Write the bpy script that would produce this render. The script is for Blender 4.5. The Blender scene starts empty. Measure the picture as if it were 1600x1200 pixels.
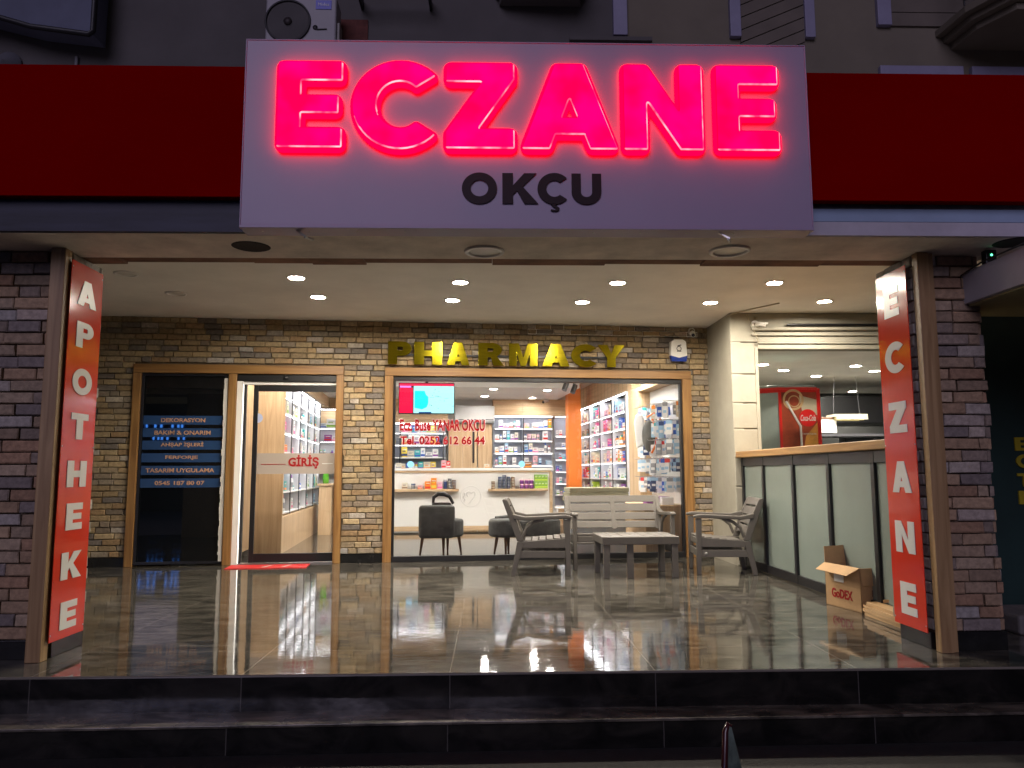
import bpy, bmesh, math, random
from mathutils import Vector, Matrix
random.seed(7)
R = math.radians
scene = bpy.context.scene
C = scene.collection

# ------------------------------------------------------------------ camera
cam_d = bpy.data.cameras.new("camera"); cam = bpy.data.objects.new("camera", cam_d); C.objects.link(cam)
cam_d.sensor_width = 36; cam_d.lens = 36*1208/1600; cam_d.clip_end = 300; cam_d.clip_start = 0.05
CZ = 1.1
_p, _y, _r = R(6.52), R(1.57), 0.0034
f_ = Vector((math.sin(_y)*math.cos(_p), math.cos(_y)*math.cos(_p), math.sin(_p)))
r0 = Vector((math.cos(_y), -math.sin(_y), 0)); u0 = r0.cross(f_)
r_ = r0*math.cos(_r)-u0*math.sin(_r); u_ = u0*math.cos(_r)+r0*math.sin(_r)
cam.matrix_world = Matrix(((r_.x,u_.x,-f_.x,0),(r_.y,u_.y,-f_.y,0),(r_.z,u_.z,-f_.z,CZ),(0,0,0,1)))
scene.camera = cam

# ------------------------------------------------------------------ night sky, weak street light, exposure
w = bpy.data.worlds.new("World"); scene.world = w; w.use_nodes = True
nt = w.node_tree; nt.nodes.clear()
sky = nt.nodes.new('ShaderNodeTexSky'); sky.sky_type = 'NISHITA'; sky.sun_disc = False
sky.sun_elevation = R(-3.0); sky.sun_rotation = R(160)
hs = nt.nodes.new('ShaderNodeHueSaturation'); hs.inputs['Saturation'].default_value = 0.75
bg = nt.nodes.new('ShaderNodeBackground'); bg.inputs['Strength'].default_value = 0.12
wo = nt.nodes.new('ShaderNodeOutputWorld')
nt.links.new(sky.outputs[0], hs.inputs['Color']); nt.links.new(hs.outputs[0], bg.inputs[0]); nt.links.new(bg.outputs[0], wo.inputs[0])
sun_d = bpy.data.lights.new("street_glow", 'SUN'); sun_d.energy = 0.55; sun_d.angle = R(35); sun_d.color = (0.82, 0.72, 1.0)
sun = bpy.data.objects.new("street_glow", sun_d); C.objects.link(sun)
sun.rotation_euler = Vector((0.25, 1.0, -0.5)).to_track_quat('-Z', 'Y').to_euler()
scene.view_settings.view_transform = 'Standard'; scene.view_settings.look = 'None'
scene.view_settings.exposure = 0.6; scene.view_settings.gamma = 1
scene.render.engine = 'CYCLES'
cy = scene.cycles
cy.use_denoising = True; cy.sample_clamp_indirect = 4; cy.max_bounces = 10; cy.transparent_max_bounces = 24
cy.diffuse_bounces = 5; cy.glossy_bounces = 6; cy.caustics_reflective = True; cy.blur_glossy = 1.0; cy.caustics_refractive = False

L_TERR, L_SHOP, L_KIT, L_PANEL, L_STRIP = 760.0, 220.0, 850.0, 50.0, 24.0

# ------------------------------------------------------------------ frames
SA = R(5.5); cS, sS = math.cos(SA), math.sin(SA); VF = 9.843
def shop(u, v, z=0): return Vector((u*cS - v*sS, u*sS + v*cS, z))

# ------------------------------------------------------------------ materials
MATS = {}
def nn(t, n, **k):
    x = t.nodes.new(n)
    for a, b in k.items(): setattr(x, a, b)
    return x
def mat(name, col, rough=.5, metal=0, var=0.0, vscale=6, stretch=(1,1,1), bump=0, bscale=40, emit=None, es=0, spec=.5, coat=0, vcol=False, alpha=1.0, grain=None):
    if name in MATS: return MATS[name]
    m = bpy.data.materials.new(name); m.use_nodes = True; t = m.node_tree
    b = t.nodes['Principled BSDF']
    b.inputs['Base Color'].default_value = (*col, 1); b.inputs['Roughness'].default_value = rough
    b.inputs['Metallic'].default_value = metal; b.inputs['Specular IOR Level'].default_value = spec
    b.inputs['Coat Weight'].default_value = coat; b.inputs['Coat Roughness'].default_value = .06
    tc = nn(t, 'ShaderNodeTexCoord'); mp = nn(t, 'ShaderNodeMapping'); mp.inputs['Scale'].default_value = stretch
    t.links.new(tc.outputs['Object'], mp.inputs[0])
    src = None
    if vcol:
        a = nn(t, 'ShaderNodeAttribute', attribute_name='Col'); src = a.outputs['Color']
    if var > 0:
        nz = nn(t, 'ShaderNodeTexNoise'); nz.inputs['Scale'].default_value = vscale; nz.inputs['Detail'].default_value = 7; nz.inputs['Roughness'].default_value = .62
        t.links.new(mp.outputs[0], nz.inputs['Vector'])
        rp = nn(t, 'ShaderNodeMapRange'); rp.inputs[1].default_value = .3; rp.inputs[2].default_value = .7
        rp.inputs[3].default_value = 1-var; rp.inputs[4].default_value = 1+var
        t.links.new(nz.outputs['Fac'], rp.inputs[0])
        mx = nn(t, 'ShaderNodeVectorMath', operation='SCALE')
        if src: t.links.new(src, mx.inputs[0])
        else: mx.inputs[0].default_value = col
        t.links.new(rp.outputs[0], mx.inputs['Scale']); src = mx.outputs[0]
    if src: t.links.new(src, b.inputs['Base Color'])
    if bump > 0:
        bz = nn(t, 'ShaderNodeTexNoise'); bz.inputs['Scale'].default_value = bscale; bz.inputs['Detail'].default_value = 5
        t.links.new(mp.outputs[0], bz.inputs['Vector'])
        bp = nn(t, 'ShaderNodeBump'); bp.inputs['Strength'].default_value = bump; bp.inputs['Distance'].default_value = .01
        t.links.new(bz.outputs['Fac'], bp.inputs['Height']); t.links.new(bp.outputs[0], b.inputs['Normal'])
    if emit:
        b.inputs['Emission Color'].default_value = (*emit, 1); b.inputs['Emission Strength'].default_value = es
    if alpha < 1: b.inputs['Alpha'].default_value = alpha
    MATS[name] = m; return m
def glass(name, tint=(1,1,1), gloss=1.0, rough=0.0):
    if name in MATS: return MATS[name]
    m = bpy.data.materials.new(name); m.use_nodes = True; t = m.node_tree; t.nodes.clear()
    tr = nn(t, 'ShaderNodeBsdfTransparent'); tr.inputs[0].default_value = (*tint, 1)
    gl = nn(t, 'ShaderNodeBsdfGlossy'); gl.inputs['Roughness'].default_value = rough; gl.inputs['Color'].default_value = (gloss,gloss,gloss,1)
    fr = nn(t, 'ShaderNodeFresnel'); fr.inputs['IOR'].default_value = 1.5
    mx = nn(t, 'ShaderNodeMixShader'); o = nn(t, 'ShaderNodeOutputMaterial')
    t.links.new(fr.outputs[0], mx.inputs[0]); t.links.new(tr.outputs[0], mx.inputs[1]); t.links.new(gl.outputs[0], mx.inputs[2]); t.links.new(mx.outputs[0], o.inputs[0])
    MATS[name] = m; return m
def emis(name, col, s):
    if name in MATS: return MATS[name]
    m = bpy.data.materials.new(name); m.use_nodes = True; t = m.node_tree; t.nodes.clear()
    e = nn(t, 'ShaderNodeEmission'); e.inputs[0].default_value = (*col, 1); e.inputs[1].default_value = s
    o = nn(t, 'ShaderNodeOutputMaterial'); t.links.new(e.outputs[0], o.inputs[0]); MATS[name] = m; return m
def marble(name, tx=1.14, ty=.57, ox=-0.227, oy=4.44, dark=(.030,.028,.024), light=(.125,.115,.095), rough=.05, grout=(.20,.18,.15)):
    m = bpy.data.materials.new(name); m.use_nodes = True; t = m.node_tree; b = t.nodes['Principled BSDF']
    g = nn(t, 'ShaderNodeNewGeometry'); sp = nn(t, 'ShaderNodeSeparateXYZ'); t.links.new(g.outputs['Position'], sp.inputs[0])
    def line(sock, off, per, wd):
        a = nn(t, 'ShaderNodeMath', operation='SUBTRACT'); a.inputs[1].default_value = off; t.links.new(sock, a.inputs[0])
        d = nn(t, 'ShaderNodeMath', operation='PINGPONG'); d.inputs[1].default_value = per/2; t.links.new(a.outputs[0], d.inputs[0])
        l = nn(t, 'ShaderNodeMath', operation='LESS_THAN'); l.inputs[1].default_value = wd; t.links.new(d.outputs[0], l.inputs[0])
        fl = nn(t, 'ShaderNodeMath', operation='DIVIDE'); fl.inputs[1].default_value = per; t.links.new(a.outputs[0], fl.inputs[0])
        ff = nn(t, 'ShaderNodeMath', operation='FLOOR'); t.links.new(fl.outputs[0], ff.inputs[0])
        return l.outputs[0], ff.outputs[0]
    lx, ix = line(sp.outputs[0], ox, tx, .0030); ly, iy = line(sp.outputs[1], oy, ty, .0030)
    mxl = nn(t, 'ShaderNodeMath', operation='MAXIMUM'); t.links.new(lx, mxl.inputs[0]); t.links.new(ly, mxl.inputs[1])
    # each tile shifts the veining
    cb = nn(t, 'ShaderNodeCombineXYZ'); t.links.new(ix, cb.inputs[0]); t.links.new(iy, cb.inputs[1])
    sc = nn(t, 'ShaderNodeVectorMath', operation='SCALE'); sc.inputs['Scale'].default_value = 7.31; t.links.new(cb.outputs[0], sc.inputs[0])
    ad = nn(t, 'ShaderNodeVectorMath', operation='ADD'); t.links.new(g.outputs['Position'], ad.inputs[0]); t.links.new(sc.outputs[0], ad.inputs[1])
    mp = nn(t, 'ShaderNodeMapping'); mp.inputs['Scale'].default_value = (1.0, 2.6, 1.6); mp.inputs['Rotation'].default_value = (0,0,.5); t.links.new(ad.outputs[0], mp.inputs[0])
    n1 = nn(t, 'ShaderNodeTexNoise'); n1.inputs['Scale'].default_value = 3.6; n1.inputs['Detail'].default_value = 9; n1.inputs['Roughness'].default_value = .66; n1.inputs['Distortion'].default_value = .7
    t.links.new(mp.outputs[0], n1.inputs['Vector'])
    rp = nn(t, 'ShaderNodeValToRGB'); e = rp.color_ramp.elements
    e[0].position = .40; e[0].color = (*dark,1); e[1].position = .66; e[1].color = (*light,1)
    x = rp.color_ramp.elements.new(.52); x.color = tuple(.62*a+.38*c for a,c in zip(dark,light))+(1,)
    t.links.new(n1.outputs['Fac'], rp.inputs[0])
    mx = nn(t, 'ShaderNodeMixRGB'); t.links.new(mxl.outputs[0], mx.inputs[0]); t.links.new(rp.outputs[0], mx.inputs[1]); mx.inputs[2].default_value = (*grout,1)
    t.links.new(mx.outputs[0], b.inputs['Base Color'])
    n2 = nn(t, 'ShaderNodeTexNoise'); n2.inputs['Scale'].default_value = 3.0; n2.inputs['Detail'].default_value = 6; t.links.new(g.outputs['Position'], n2.inputs['Vector'])
    mr = nn(t, 'ShaderNodeMapRange'); mr.inputs[1].default_value = .35; mr.inputs[2].default_value = .75; mr.inputs[3].default_value = rough*.5; mr.inputs[4].default_value = rough*1.9
    t.links.new(n2.outputs['Fac'], mr.inputs[0]); t.links.new(mr.outputs[0], b.inputs['Roughness'])
    ms = nn(t, 'ShaderNodeMapRange'); ms.inputs[1].default_value = .36; ms.inputs[2].default_value = .62; ms.inputs[3].default_value = .30; ms.inputs[4].default_value = .80
    t.links.new(n1.outputs['Fac'], ms.inputs[0]); t.links.new(ms.outputs[0], b.inputs['Specular IOR Level'])
    n3 = nn(t, 'ShaderNodeTexNoise'); n3.inputs['Scale'].default_value = 1.4; n3.inputs['Detail'].default_value = 2; t.links.new(ad.outputs[0], n3.inputs['Vector'])
    bp = nn(t, 'ShaderNodeBump'); bp.inputs['Strength'].default_value = .08; bp.inputs['Distance'].default_value = .02; t.links.new(n3.outputs['Fac'], bp.inputs['Height']); n4 = nn(t, 'ShaderNodeTexNoise'); n4.inputs['Scale'].default_value = 9; n4.inputs['Detail'].default_value = 4; t.links.new(mp.outputs[0], n4.inputs['Vector'])
    b2 = nn(t, 'ShaderNodeBump'); b2.inputs['Strength'].default_value = .035; b2.inputs['Distance'].default_value = .01; t.links.new(n4.outputs['Fac'], b2.inputs['Height']); t.links.new(bp.outputs[0], b2.inputs['Normal']); t.links.new(b2.outputs[0], b.inputs['Normal'])
    MATS[name] = m; return m
def wood(name, a, b_, scale=1.0, axis='Z', rough=.45, planks=0):
    if name in MATS: return MATS[name]
    m = bpy.data.materials.new(name); m.use_nodes = True; t = m.node_tree; b = t.nodes['Principled BSDF']
    tc = nn(t, 'ShaderNodeTexCoord'); mp = nn(t, 'ShaderNodeMapping')
    s = [22*scale]*3; s['XYZ'.index(axis)] = 1.1*scale; mp.inputs['Scale'].default_value = s
    t.links.new(tc.outputs['Object'], mp.inputs[0])
    n = nn(t, 'ShaderNodeTexNoise'); n.inputs['Scale'].default_value = 1.0; n.inputs['Detail'].default_value = 8; n.inputs['Distortion'].default_value = 1.2
    t.links.new(mp.outputs[0], n.inputs['Vector'])
    rp = nn(t, 'ShaderNodeValToRGB'); e = rp.color_ramp.elements; e[0].position=.3; e[1].position=.72; e[0].color=(*a,1); e[1].color=(*b_,1)
    t.links.new(n.outputs['Fac'], rp.inputs[0]); t.links.new(rp.outputs[0], b.inputs['Base Color'])
    b.inputs['Roughness'].default_value = rough
    bp = nn(t, 'ShaderNodeBump'); bp.inputs['Strength'].default_value=.12; bp.inputs['Distance'].default_value=.004; t.links.new(n.outputs['Fac'], bp.inputs['Height']); t.links.new(bp.outputs[0], b.inputs['Normal'])
    MATS[name] = m; return m

M_PLASTER = mat('cream_plaster', (.33,.31,.25), .75, var=.10, vscale=3, bump=.15, bscale=30)
M_CEIL = mat('ceiling_paint', (.78,.75,.69), .8, var=.09, vscale=1.3, bump=.08, bscale=60)
M_WHITE = mat('white_paint', (.78,.77,.73), .55, var=.05, vscale=2)
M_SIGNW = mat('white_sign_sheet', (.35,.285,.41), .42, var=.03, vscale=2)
M_RED = mat('dark_red_sheet', (.215,.0003,.0004), .7, var=.08, vscale=1.5, stretch=(.5,1,1), spec=.0)
M_PANELRED = mat('glossy_red_panel', (.64,.035,.012), .12, var=.05, vscale=3, coat=.15)
M_LETW = mat('white_vinyl', (.70,.70,.68), .25)
M_BLACK = mat('black_aluminium', (.012,.012,.014), .35, var=.2, vscale=9)
M_BLKSTONE = mat('black_stone', (.012,.012,.012), .2, var=.4, vscale=7)
M_BRICK = mat('brick', (.3,.25,.2), .85, var=.30, vscale=28, bump=.7, bscale=45, vcol=True)
M_MORTAR = mat('mortar', (.13,.10,.065), .95, var=.25, vscale=20, bump=.5, bscale=60)
M_WOOD = wood('timber_trim', (.17,.078,.022), (.34,.185,.06))
M_WOODX = wood('timber_trim_level', (.17,.078,.022), (.34,.185,.06), axis='X')
M_POST = wood('weathered_timber', (.24,.14,.06), (.42,.27,.13))
M_OAK = wood('oak_laminate', (.47,.31,.17), (.66,.48,.29), scale=.8)
M_OAKX = wood('oak_laminate_level', (.47,.31,.17), (.66,.48,.29), scale=.8, axis='X')
M_OAKY = wood('oak_laminate_deep', (.47,.31,.17), (.66,.48,.29), scale=.8, axis='Y')
M_PLANK = wood('raw_pine', (.42,.25,.11), (.62,.42,.22), axis='Y')
M_GLASS = glass('window_glass')
M_DGLASS = mat('dark_tinted_glass', (.004,.005,.007), .015, spec=.7)
M_TAUPE = mat('taupe_resin', (.095,.086,.075), .5, var=.06, vscale=12, bump=.1, bscale=180)
M_VELVET = mat('dark_grey_velvet', (.10,.098,.09), .85, var=.3, vscale=5, bump=.15, bscale=90)
M_LEG = mat('walnut_leg', (.10,.045,.02), .4)
M_WHT = mat('white_laminate', (.80,.79,.76), .3)
M_SHELF = mat('pale_grey_laminate', (.70,.70,.73), .45)
M_SHELFW = mat('white_shelf_edge', (.82,.82,.82), .4)
M_DKGREY = mat('graphite_divider', (.06,.06,.07), .4)
M_LAMP = emis('downlight_on', (1.0,.89,.74), L_TERR)
M_LAMPS = emis('shop_downlight_on', (1.0,.95,.88), L_SHOP)
M_LAMPK = emis('kitchen_downlight_on', (1.0,.93,.78), L_KIT)
M_PAN = emis('shop_panel_on', (1.0,.96,.90), L_PANEL)
M_STRIP = emis('led_strip_on', (.95,.97,1.0), L_STRIP)
M_JAMB = emis('jamb_led_on', (1.0,.94,.84), 3.0)
M_STRIP2 = emis('added_shelf_fill_on', (.97,.97,1.0), 8.0)
M_STEEL = mat('galvanised', (.45,.45,.46), .35, metal=.9)
M_GOLD = mat('brushed_gold', (.40,.335,.016), .15, metal=1.0, var=.25, vscale=4, stretch=(1,1,40))
M_ORANGE = mat('orange_paint', (.85,.22,.03), .4)
M_CARD = mat('corrugated_card', (.42,.26,.12), .8, var=.10, vscale=9)
M_REDTXT = mat('red_vinyl', (.34,.004,.008), .35)

# ------------------------------------------------------------------ mesh builder
class MB:
    def __init__(s): s.v=[]; s.f=[]; s.m=[]; s.c=[]; s.sm=[]
    def add(s, vs, fs, mi=0, col=(1,1,1), sm=False):
        o=len(s.v); s.v += [tuple(x) for x in vs]
        for f in fs: s.f.append([o+i for i in f]); s.m.append(mi); s.c.append(col); s.sm.append(sm)
    def box(s,x0,x1,y0,y1,z0,z1,mi=0,col=(1,1,1)):
        s.add([(x0,y0,z0),(x1,y0,z0),(x1,y1,z0),(x0,y1,z0),(x0,y0,z1),(x1,y0,z1),(x1,y1,z1),(x0,y1,z1)],
              [(0,3,2,1),(4,5,6,7),(0,1,5,4),(1,2,6,5),(2,3,7,6),(3,0,4,7)],mi,col); return s
    def bar(s,p,q,w,h,mi=0,up=(0,0,1)):
        p,q=Vector(p),Vector(q); d=(q-p).normalized(); u=Vector(up)
        if abs(d.dot(u))>.98: u=Vector((0,1,0))
        a=d.cross(u).normalized(); b=a.cross(d).normalized(); vs=[]
        for e in (p,q):
            for i,j in ((-1,-1),(1,-1),(1,1),(-1,1)): vs.append(e+a*(i*w/2)+b*(j*h/2))
        s.add(vs,[(0,3,2,1),(4,5,6,7),(0,1,5,4),(1,2,6,5),(2,3,7,6),(3,0,4,7)],mi); return s
    def tube(s,pts,r,n=10,mi=0,caps=True):
        pts=[Vector(p) for p in pts]; rs=r if isinstance(r,(list,tuple)) else [r]*len(pts); vs=[]
        a=None
        for i,p in enumerate(pts):
            d=(pts[min(i+1,len(pts)-1)]-pts[max(i-1,0)]).normalized()
            if a is None:
                a=d.cross(Vector((0,0,1)) if abs(d.z)<.9 else Vector((1,0,0))).normalized()
            else: a=(a-d*a.dot(d)).normalized()
            b=d.cross(a)
            for k in range(n):
                t=2*math.pi*k/n; vs.append(p+(a*math.cos(t)+b*math.sin(t))*rs[i])
        fs=[]
        for i in range(len(pts)-1):
            for k in range(n):
                fs.append((i*n+k,i*n+(k+1)%n,(i+1)*n+(k+1)%n,(i+1)*n+k))
        s.add(vs,fs,mi,sm=True)
        if caps:
            s.add(vs[:n],[tuple(range(n))[::-1]],mi); s.add(vs[-n:],[tuple(range(n))],mi)
        return s
    def lathe(s,prof,n=24,c=(0,0,0),mi=0,axis='Z',sm=True):
        vs=[];fs=[]
        for r,h in prof:
            for k in range(n):
                t=2*math.pi*k/n; x,y=r*math.cos(t),r*math.sin(t)
                p={'Z':(x,y,h),'Y':(x,h,y),'X':(h,x,y)}[axis]; vs.append((p[0]+c[0],p[1]+c[1],p[2]+c[2]))
        for i in range(len(prof)-1):
            for k in range(n): fs.append((i*n+k,i*n+(k+1)%n,(i+1)*n+(k+1)%n,(i+1)*n+k))
        s.add(vs,fs,mi,sm=sm)
        return s
    def disc(s,c,r,n=24,mi=0,axis='Z'):
        vs=[]
        for k in range(n):
            t=2*math.pi*k/n; x,y=r*math.cos(t),r*math.sin(t)
            p={'Z':(x,y,0),'Y':(x,0,y),'X':(0,x,y)}[axis]; vs.append((p[0]+c[0],p[1]+c[1],p[2]+c[2]))
        s.add(vs,[tuple(range(n))],mi); return s
    def prism(s,poly,y0,y1,mi=0,plane='XZ'):
        n=len(poly); mk=(lambda a,b,d:(a,d,b)) if plane=='XZ' else ((lambda a,b,d:(a,b,d)) if plane=='XY' else (lambda a,b,d:(d,a,b)))
        vs=[mk(a,b,y0) for a,b in poly]+[mk(a,b,y1) for a,b in poly]
        fs=[tuple(range(n))[::-1],tuple(range(n,2*n))]+[(i,(i+1)%n,n+(i+1)%n,n+i) for i in range(n)]
        s.add(vs,fs,mi); return s
    def mesh(s,name,bevel=0,segs=2):
        me=bpy.data.meshes.new(name); me.from_pydata(s.v,[],s.f)
        me.polygons.foreach_set('material_index',s.m); me.polygons.foreach_set('use_smooth',s.sm)
        if any(c!=(1,1,1) for c in s.c):
            at=me.color_attributes.new('Col','FLOAT_COLOR','CORNER'); i=0
            for p,c in zip(me.polygons,s.c):
                for _ in p.vertices: at.data[i].color=(*c,1); i+=1
        bm=bmesh.new(); bm.from_mesh(me); bmesh.ops.recalc_face_normals(bm,faces=bm.faces)
        if bevel:
            es=[e for e in bm.edges if len(e.link_faces)==2 and e.calc_face_angle(0)>.6]
            bmesh.ops.bevel(bm,geom=es,offset=bevel,segments=segs,profile=.5,affect='EDGES',clamp_overlap=True)
        bm.to_mesh(me); bm.free(); me.update(); return me
    def build(s,name,mats,parent=None,loc=(0,0,0),rz=0,bevel=0,segs=2):
        me=s.mesh(name,bevel,segs)
        for m in (mats if isinstance(mats,(list,tuple)) else [mats]): me.materials.append(m)
        return link(name,me,parent,loc,rz)
def link(name,me,parent=None,loc=(0,0,0),rz=0):
    o=bpy.data.objects.new(name,me); C.objects.link(o); o.parent=parent; o.location=loc; o.rotation_euler=(0,0,rz); return o
def tag(o,label,cat,group=None):
    o['label']=label; o['category']=cat
    if group: o['group']=group
    return o
def thing(name,label,cat,loc=(0,0,0),rz=0,group=None):
    o=bpy.data.objects.new(name,None); C.objects.link(o); o.location=loc; o.rotation_euler=(0,0,rz); o.empty_display_size=.1
    return tag(o,label,cat,group)
def struct(o): o['kind']='structure'; return o
def copy_tree(o,parent=None):
    c=o.copy(); C.objects.link(c); c.parent=parent
    for ch in list(o.children): copy_tree(ch,c)
    return c

# ------------------------------------------------------------------ lettering
def arc(cx,cy,rx,ry,a0,a1,n=20): return [(cx+rx*math.cos(R(a0+(a1-a0)*i/n)),cy+ry*math.sin(R(a0+(a1-a0)*i/n))) for i in range(n+1)]
def glyph(ch,t=.24):
    """contours of one heavy sans capital, height 1; returns contours, width"""
    h=t*.88
    if ch=='E':
        w=.70; m=h*.46
        return [[(0,0),(w,0),(w,h),(t,h),(t,.5-m),(w*.94,.5-m),(w*.94,.5+m),(t,.5+m),(t,1-h),(w,1-h),(w,1),(0,1)]],w
    if ch in 'CÇ':
        o=arc(.5,.5,.5,.515,42,318,36); i=arc(.5,.5,.5-t,.515-t*.95,312,48,30)
        cs=[o+i]
        if ch=='Ç': cs.append([(.42,.0),(.56,.0),(.53,-.07)]+arc(.50,-.16,.15,.09,60,-140,10)+[(.40,-.175)]+arc(.49,-.155,.05,.035,-120,80,6)+[(.44,-.09)])
        return cs,.88
    if ch=='Z':
        w=.80; k=t*1.5
        return [[(0,1),(w,1),(w,1-h*.85),(k,h),(w,h),(w,0),(0,0),(0,h*.85),(w-k,1-h),(0,1-h)]],w
    if ch=='A':
        w=1.0; a=t*.60; sl=(.5-a); b=t*1.15; ap=(.5-b)/sl
        return [[(0,0),(.5-a,1),(.5+a,1),(w,0),(w-b,0),(w-b-.17*sl,.17),(b+.17*sl,.17),(b,0)],[(b+.36*sl,.36),(w-b-.36*sl,.36),(.5,min(ap,.80))]],w
    if ch=='N':
        w=.86
        return [[(0,0),(0,1),(t,1),(w-t,.42),(w-t,1),(w,1),(w,0),(w-t,0),(t,.58),(t,0)]],w
    if ch=='O':
        return [arc(.52,.5,.52,.515,0,360,44)[:-1],arc(.52,.5,.52-t,.515-t*.95,0,360,36)[:-1]],1.04
    if ch=='K':
        w=.86
        return [[(0,0),(0,1),(t,1),(t,.60),(w-t*1.25,1),(w-.02,1),(.50,.56),(w+.02,0),(w-t*1.22,0),(.36,.42),(t,.30),(t,0)]],w
    if ch=='U':
        w=.84; o=arc(w/2,.40,w/2,.415,180,360,22); i=arc(w/2,.40,w/2-t,.415-t*.95,360,180,18)
        return [[(0,1)]+o+[(w,1),(w-t,1)]+i+[(t,1)]],w
    if ch=='P' or ch=='R':
        w=.76; rr=.31
        o=[(0,0),(0,1),(w-rr,1)]+arc(w-rr,1-rr,rr,rr,90,-90,16)
        hole=[(t,1-h*.9),(w-rr,1-h*.9)]+arc(w-rr,1-rr,rr-t*.92,rr-h*.9,90,-90,12)+[(t,1-2*rr+h*.9)]
        if ch=='P': o+=[(t,1-2*rr),(t,0)]; return [o,hole],w
        o=[(0,0),(0,1),(w-rr,1)]+arc(w-rr,1-rr,rr,rr,90,-62,14)+[(w+.06,0),(w+.06-t*1.12,0),(w-rr-.05,1-2*rr-.02),(t,1-2*rr-.02),(t,0)]
        return [o,hole],w+.06
    if ch=='H':
        w=.84; m=h*.5
        return [[(0,0),(0,1),(t,1),(t,.5+m),(w-t,.5+m),(w-t,1),(w,1),(w,0),(w-t,0),(w-t,.5-m),(t,.5-m),(t,0)]],w
    if ch=='T':
        w=.76; return [[(0,1),(w,1),(w,1-h),(w/2+t/2,1-h),(w/2+t/2,0),(w/2-t/2,0),(w/2-t/2,1-h),(0,1-h)]],w
    if ch=='M':
        w=1.06; k=t*.95
        return [[(0,0),(0,1),(k*1.3,1),(w/2,.36),(w-k*1.3,1),(w,1),(w,0),(w-k,0),(w-k,.62),(w/2+.10,0),(w/2-.10,0),(k,.62),(k,0)]],w
    if ch=='Y':
        w=.94; return [[(0,1),(t*1.15,1),(w/2,.58),(w-t*1.15,1),(w,1),(w/2+t/2,.40),(w/2+t/2,0),(w/2-t/2,0),(w/2-t/2,.40)]],w
    raise KeyError(ch)
_scr = bpy.data.collections.new('scratch')
def curve_mesh(cu,name):
    o=bpy.data.objects.new('tmp',cu); C.objects.link(o)
    dg=bpy.context.evaluated_depsgraph_get(); dg.update()
    me=bpy.data.meshes.new_from_object(o.evaluated_get(dg)); me.name=name
    bpy.data.objects.remove(o); bpy.data.curves.remove(cu)
    me.materials.clear()
    return me
def stand(me,flip=False):
    """curve drawn in XY -> stands in XZ, front towards -Y"""
    for v in me.vertices: v.co=Vector((v.co.x,-v.co.z,v.co.y))
    return me
def rounded(c,r):
    out=[]; n=len(c)
    for i in range(n):
        p=Vector(c[i]); a=Vector(c[i-1])-p; b=Vector(c[(i+1)%n])-p
        la,lb=a.length,b.length
        if la<1e-6 or lb<1e-6: continue
        ang=a.angle(b)
        if ang>R(155): out.append(tuple(p)); continue
        k=min(r/math.tan(ang/2),la*.45,lb*.45); q0=p+a.normalized()*k; q1=p+b.normalized()*k
        for j in range(7):
            t=j/6; out.append(tuple(q0*(1-t)**2+p*2*t*(1-t)+q1*t*t))
    return out
def letter(name,ch,x0,x1,z0,z1,depth,m,parent,y=0,t=.24,bevel=0.0,bres=2,offset=0.0,rim=None,rim2=None,rnd=0):
    cs,wd=glyph(ch,t); cu=bpy.data.curves.new(name,'CURVE'); cu.dimensions='2D'; cu.fill_mode='BOTH'
    cs=[[(x0+(x1-x0)*a/wd, z0+(z1-z0)*b) for a,b in c] for c in cs]
    if rnd: cs=[rounded(c,rnd) for c in cs]
    for c in cs:
        sp=cu.splines.new('POLY'); sp.points.add(len(c)-1); sp.use_cyclic_u=True
        for p,(a,b) in zip(sp.points,c): p.co=(a,b,0,1)
    cu.extrude=max(depth/2-bevel,0); cu.bevel_depth=bevel; cu.bevel_resolution=bres; cu.offset=offset
    me=stand(curve_mesh(cu,name)); me.polygons.foreach_set('use_smooth',[False]*len(me.polygons))
    me.materials.append(m)
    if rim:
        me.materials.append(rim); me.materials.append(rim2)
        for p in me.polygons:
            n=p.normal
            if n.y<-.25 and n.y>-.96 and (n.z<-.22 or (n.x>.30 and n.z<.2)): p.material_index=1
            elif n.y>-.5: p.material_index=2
    o=link(name,me,parent,(0,y,0)); return o
def text(name,s,x0,x1,z0,z1,m,parent,y=0,depth=.004,bold=.0,shear=0):
    cu=bpy.data.curves.new(name,'FONT'); cu.body=s; cu.size=1; cu.offset=bold; cu.shear=shear; cu.resolution_u=3; cu.extrude=.001
    me=stand(curve_mesh(cu,name))
    xs=[v.co.x for v in me.vertices]; zs=[v.co.z for v in me.vertices]
    a,b,c,d=min(xs),max(xs),min(zs),max(zs)
    for v in me.vertices:
        v.co=Vector((x0+(v.co.x-a)/(b-a)*(x1-x0), -depth/2 if v.co.y<0 else depth/2, z0+(v.co.z-c)/(d-c)*(z1-z0)))
    me.materials.append(m); return link(name,me,parent,(0,y,0))

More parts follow.
